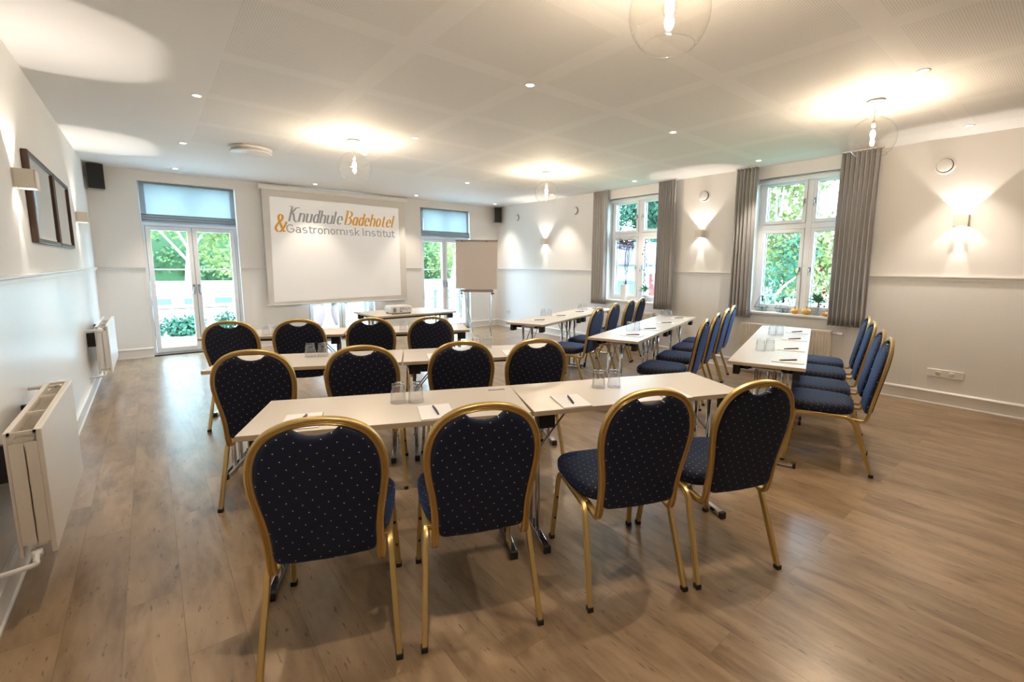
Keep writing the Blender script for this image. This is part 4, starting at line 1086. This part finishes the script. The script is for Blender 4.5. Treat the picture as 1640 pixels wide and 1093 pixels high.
# ------------------------------------------------------------------ outside
gt=MB().box((-8,YB+.26,-.30),(XR+.26,12.2,-.06)).build('terrace',MAT['terrace']); tag(gt,kind='structure')
gl=MB().box((-14,12.2,-.5),(40,36,-.30)).build('lawn',MAT['lawn']); tag(gl,kind='structure')
gr=MB().box((XR+.27,-16,-1.1),(40,12.2,-.9)).build('garden_ground',MAT['lawn']); tag(gr,kind='structure')
def low_wall():
    root=empty('white_garden_wall',(.6,14.2,-.3)); b=MB(); b.box((-4,0,0),(3.4,.25,1.17)); b.box((-4.05,-.05,1.17),(3.45,.30,1.25)); b.build('rendered_wall',MAT['fence'],root)
    for i in range(12):
        x=-3.6+i*.6; MB().box((x,-.012,.70),(x+.36,.0,.84)).build('grey_opening',MAT['fencegap'],root)
    tag(root,'long low white garden wall with grey openings beyond the left door','wall')
low_wall()
def fence():
    root=empty('white_terrace_fence',(7.0,13.2,-.3)); b=MB(); b.box((-2.9,0,0),(3.6,.05,.16)); b.box((-2.9,0,.92),(3.6,.06,1.26)); 
    b.build('fence_board',MAT['fence'],root)
    for i in range(15):
        x=-2.8+i*.43; MB().box((x,.005,.16),(x+.31,.045,.92)).build('fence_panel',MAT['fence'],root)
        MB().box((x+.34,.0,.14),(x+.38,.05,.94)).build('railing_bar',MAT['bar'],root)
    tag(root,'white fence with narrow dark gaps beyond the right terrace door','fence')
fence()
def leafblob(name,mat,blobs,n,size,seed,parent=None):
    rnd=random.Random(seed); mb=MB()
    tot=sum(b[3]*b[3] for b in blobs)
    for cx,cy,cz,r in blobs:
        for _ in range(int(n*r*r/tot)):
            d=Vector((rnd.gauss(0,1),rnd.gauss(0,1),rnd.gauss(0,1))).normalized(); q=Vector((cx,cy,cz))+d*r*(rnd.uniform(.55,1.0))
            dd=Vector((rnd.gauss(0,1),rnd.gauss(0,1),rnd.gauss(0,1)-.3)).normalized()
            leaf_quad(mb,q,dd,(d+Vector((0,0,.6))),size*rnd.uniform(.7,1.3),size*.6)
    return mb.build(name,mat,parent)
def shrub(x,y,z,sx,h,mat,label,seed,n=900,size=.09,group=None):
    root=empty('garden_shrub',(x,y,z)); rnd=random.Random(seed); bl=[]
    for k in range(9):
        r=h*rnd.uniform(.28,.45); bl.append((rnd.uniform(-sx,sx),rnd.uniform(-.25,.25),rnd.uniform(r*.6,max(r*.7,h-r)),r))
    leafblob('foliage',mat,bl,n,size,seed,root)
    st=MB()
    for k in range(5): st.rod((rnd.uniform(-sx,sx)*.6,0,0),(rnd.uniform(-sx,sx)*.8,rnd.uniform(-.1,.1),h*.6),.008,6)
    st.build('woody_stem',MAT['bark'],root)
    tag(root,label,'shrub',group)
shrub(.25,11.95,-.08,.42,.48,MAT['leaf_c'],'low green shrub on the paving behind the left leaf of the left door',11,1400,.09)
shrub(1.30,12.6,-.3,.4,.75,MAT['leaf_c'],'green shrub behind the right leaf of the left door',12,700,.09)
shrub(6.6,12.7,-.3,.35,.5,MAT['leaf_c'],'small shrub at the foot of the white fence',13,500,.08)
def tree(x,y,z,h,cr,mat,bark,label,seed,n=2600,size=.15,lean=0):
    root=empty('garden_tree',(x,y,z)); rnd=random.Random(seed)
    tr=MB(); top=(lean,0,h*.62); tr.tube(catmull([(0,0,-.02),(lean*.2,.05,h*.2),(lean*.6,-.05,h*.42),top],5),circ(.11,8),(0,1,0),scales=[1.2-.045*i for i in range(16)])
    for k in range(6):
        a=rnd.uniform(0,6.3); s=h*rnd.uniform(.22,.5); e=Vector((math.cos(a)*cr*.6,math.sin(a)*cr*.6,s+h*.28))
        tr.tube(catmull([(lean*s/h,0,s),Vector((lean*s/h,0,s)).lerp(e,.5)+Vector((0,0,.15)),e],4),circ(.045,6),(0,1,.1),scales=[1,.9,.8,.7,.6,.5,.4,.35,.3])
    tr.build('trunk',bark,root)
    bl=[]
    for k in range(16):
        a=rnd.uniform(0,6.3); rr=cr*rnd.uniform(.1,.85); bl.append((lean+rr*math.cos(a),rr*math.sin(a),h*rnd.uniform(.30,.95),cr*rnd.uniform(.28,.5)))
    leafblob('foliage',mat,bl,n,size,seed,root)
    tag(root,label,'tree')
tree(.9,18.5,-.3,6.0,2.2,MAT['leaf_a'],MAT['bark'],'pale yellow green tree with forked trunk behind the left door',21,5200,.16,.3)
tree(-4.6,21,-.3,6.5,3.2,MAT['leaf_b'],MAT['bark'],'fresh green tree at the far left behind the garden wall',22,3800,.2)
tree(4.4,21.5,-.3,6.2,1.6,MAT['leaf_b'],MAT['bark'],'bushy fresh green tree seen through the right leaf of the left door',23,4200,.19)
tree(8.3,22.5,-.3,6.2,1.7,MAT['leaf_b'],MAT['bark'],'green tree left of the white birch behind the right door',24,4200,.18)
tree(9.4,17,-.3,6.4,1.3,MAT['leaf_a'],MAT['bark_w'],'white trunked birch with sparse yellow leaves behind the right door',25,1300,.13,.5)
tree(13.2,21,-.3,6.4,2.6,MAT['leaf_a'],MAT['bark'],'yellow green tree behind the white fence on the right',26,3600,.2)
def hedge(x0,x1,y,z,h,mat,label,seed,n):
    root=empty('hedge',((x0+x1)/2,y,z)); rnd=random.Random(seed); L=(x1-x0)/2
    bl=[(rnd.uniform(-L,L),rnd.uniform(-.5,.5),rnd.uniform(.3,h-.4),rnd.uniform(.5,.9)) for _ in range(int(L*9))]
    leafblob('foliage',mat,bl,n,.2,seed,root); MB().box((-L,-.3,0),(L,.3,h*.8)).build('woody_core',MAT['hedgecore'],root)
    tag(root,label,'hedge')
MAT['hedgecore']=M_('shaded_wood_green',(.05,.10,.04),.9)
hedge(-7,16,26.5,-.3,4.6,MAT['leaf_b'],'long green hedge at the back of the garden',31,14000)
def side_tree(x,y,z,h,cr,mat,label,seed,n,size): tree(x,y,z,h,cr,mat,MAT['bark'],label,seed,n,size)
tree(12.0,5.2,-.9,6.6,1.8,MAT['leaf_a'],MAT['bark'],'yellow green tree filling the upper panes of the near window',41,8000,.16)
tree(9.4,4.25,-.9,3.1,1.0,MAT['leaf_c'],MAT['bark'],'young cool green tree close outside the near window',42,1500,.09)
tree(14.2,2.4,-.9,6.5,1.6,MAT['leaf_a'],MAT['bark'],'large tree right of the house roof outside the near window',43,3500,.17)
tree(25.6,19.2,-.9,8.0,3.4,MAT['leaf_c'],MAT['bark'],'blue green tree above the roof outside the far window',44,9000,.26)
shrub(10.2,3.5,-.9,.9,1.3,MAT['leaf_c'],'leafy green shrub below the near window, outside',45,1500,.12)
def house():
    root=empty('garden_house',(15.2,12.6,-.9),rad(-38)); w=MB(); w.box((-5.5,0,0),(3.0,5,2.35)); w.build('rendered_wall',MAT['render'],root)
    r=MB(); r.add([(-5.8,-.4,2.3),(3.3,-.4,2.3),(3.3,2.5,3.35),(-5.8,2.5,3.35),(-5.8,5.4,2.3),(3.3,5.4,2.3),(-5.8,-.4,2.38),(3.3,-.4,2.38),(3.3,2.5,3.43),(-5.8,2.5,3.43)],[(0,1,2,3),(3,2,5,4),(6,7,8,9),(0,1,7,6)]); r.build('tiled_roof',MAT['roof'],root)
    for x in (-2.0,.9):
        d=MB().box((x,-.04,.0),(x+.95,.0,2.0)).build('red_door',MAT['reddoor'],root)
    for x in (-4.4,-.55):
        MB().box((x,-.03,.9),(x+.9,.0,1.7)).build('window',MAT['fencegap'],root)
    tag(root,'low white house with grey tiled roof and red doors seen through the side windows','house')
house()
def pot(x,y,label,seed):
    root=empty('plant_pot',(x,y,-.06)); 
    MB().lathe([(0,0),(.10,0),(.125,.06),(.175,.25),(.185,.36),(.155,.47),(.135,.52),(.155,.56),(.13,.56),(.12,.50),(0,.48)],n=28).build('clay_jar',MAT['terracotta'],root)
    leafblob('foliage',MAT['leaf_c'],[(0,0,.66,.16),(.08,.04,.60,.12),(-.1,0,.62,.12)],260,.09,seed,root)
    tag(root,label,'potted plant','terracotta pots on the terrace')
pot(2.92,11.75,'pale terracotta jar with green plant, left of the two under the screen',51)
pot(3.42,11.75,'pale terracotta jar with green plant, right of the two under the screen',52)
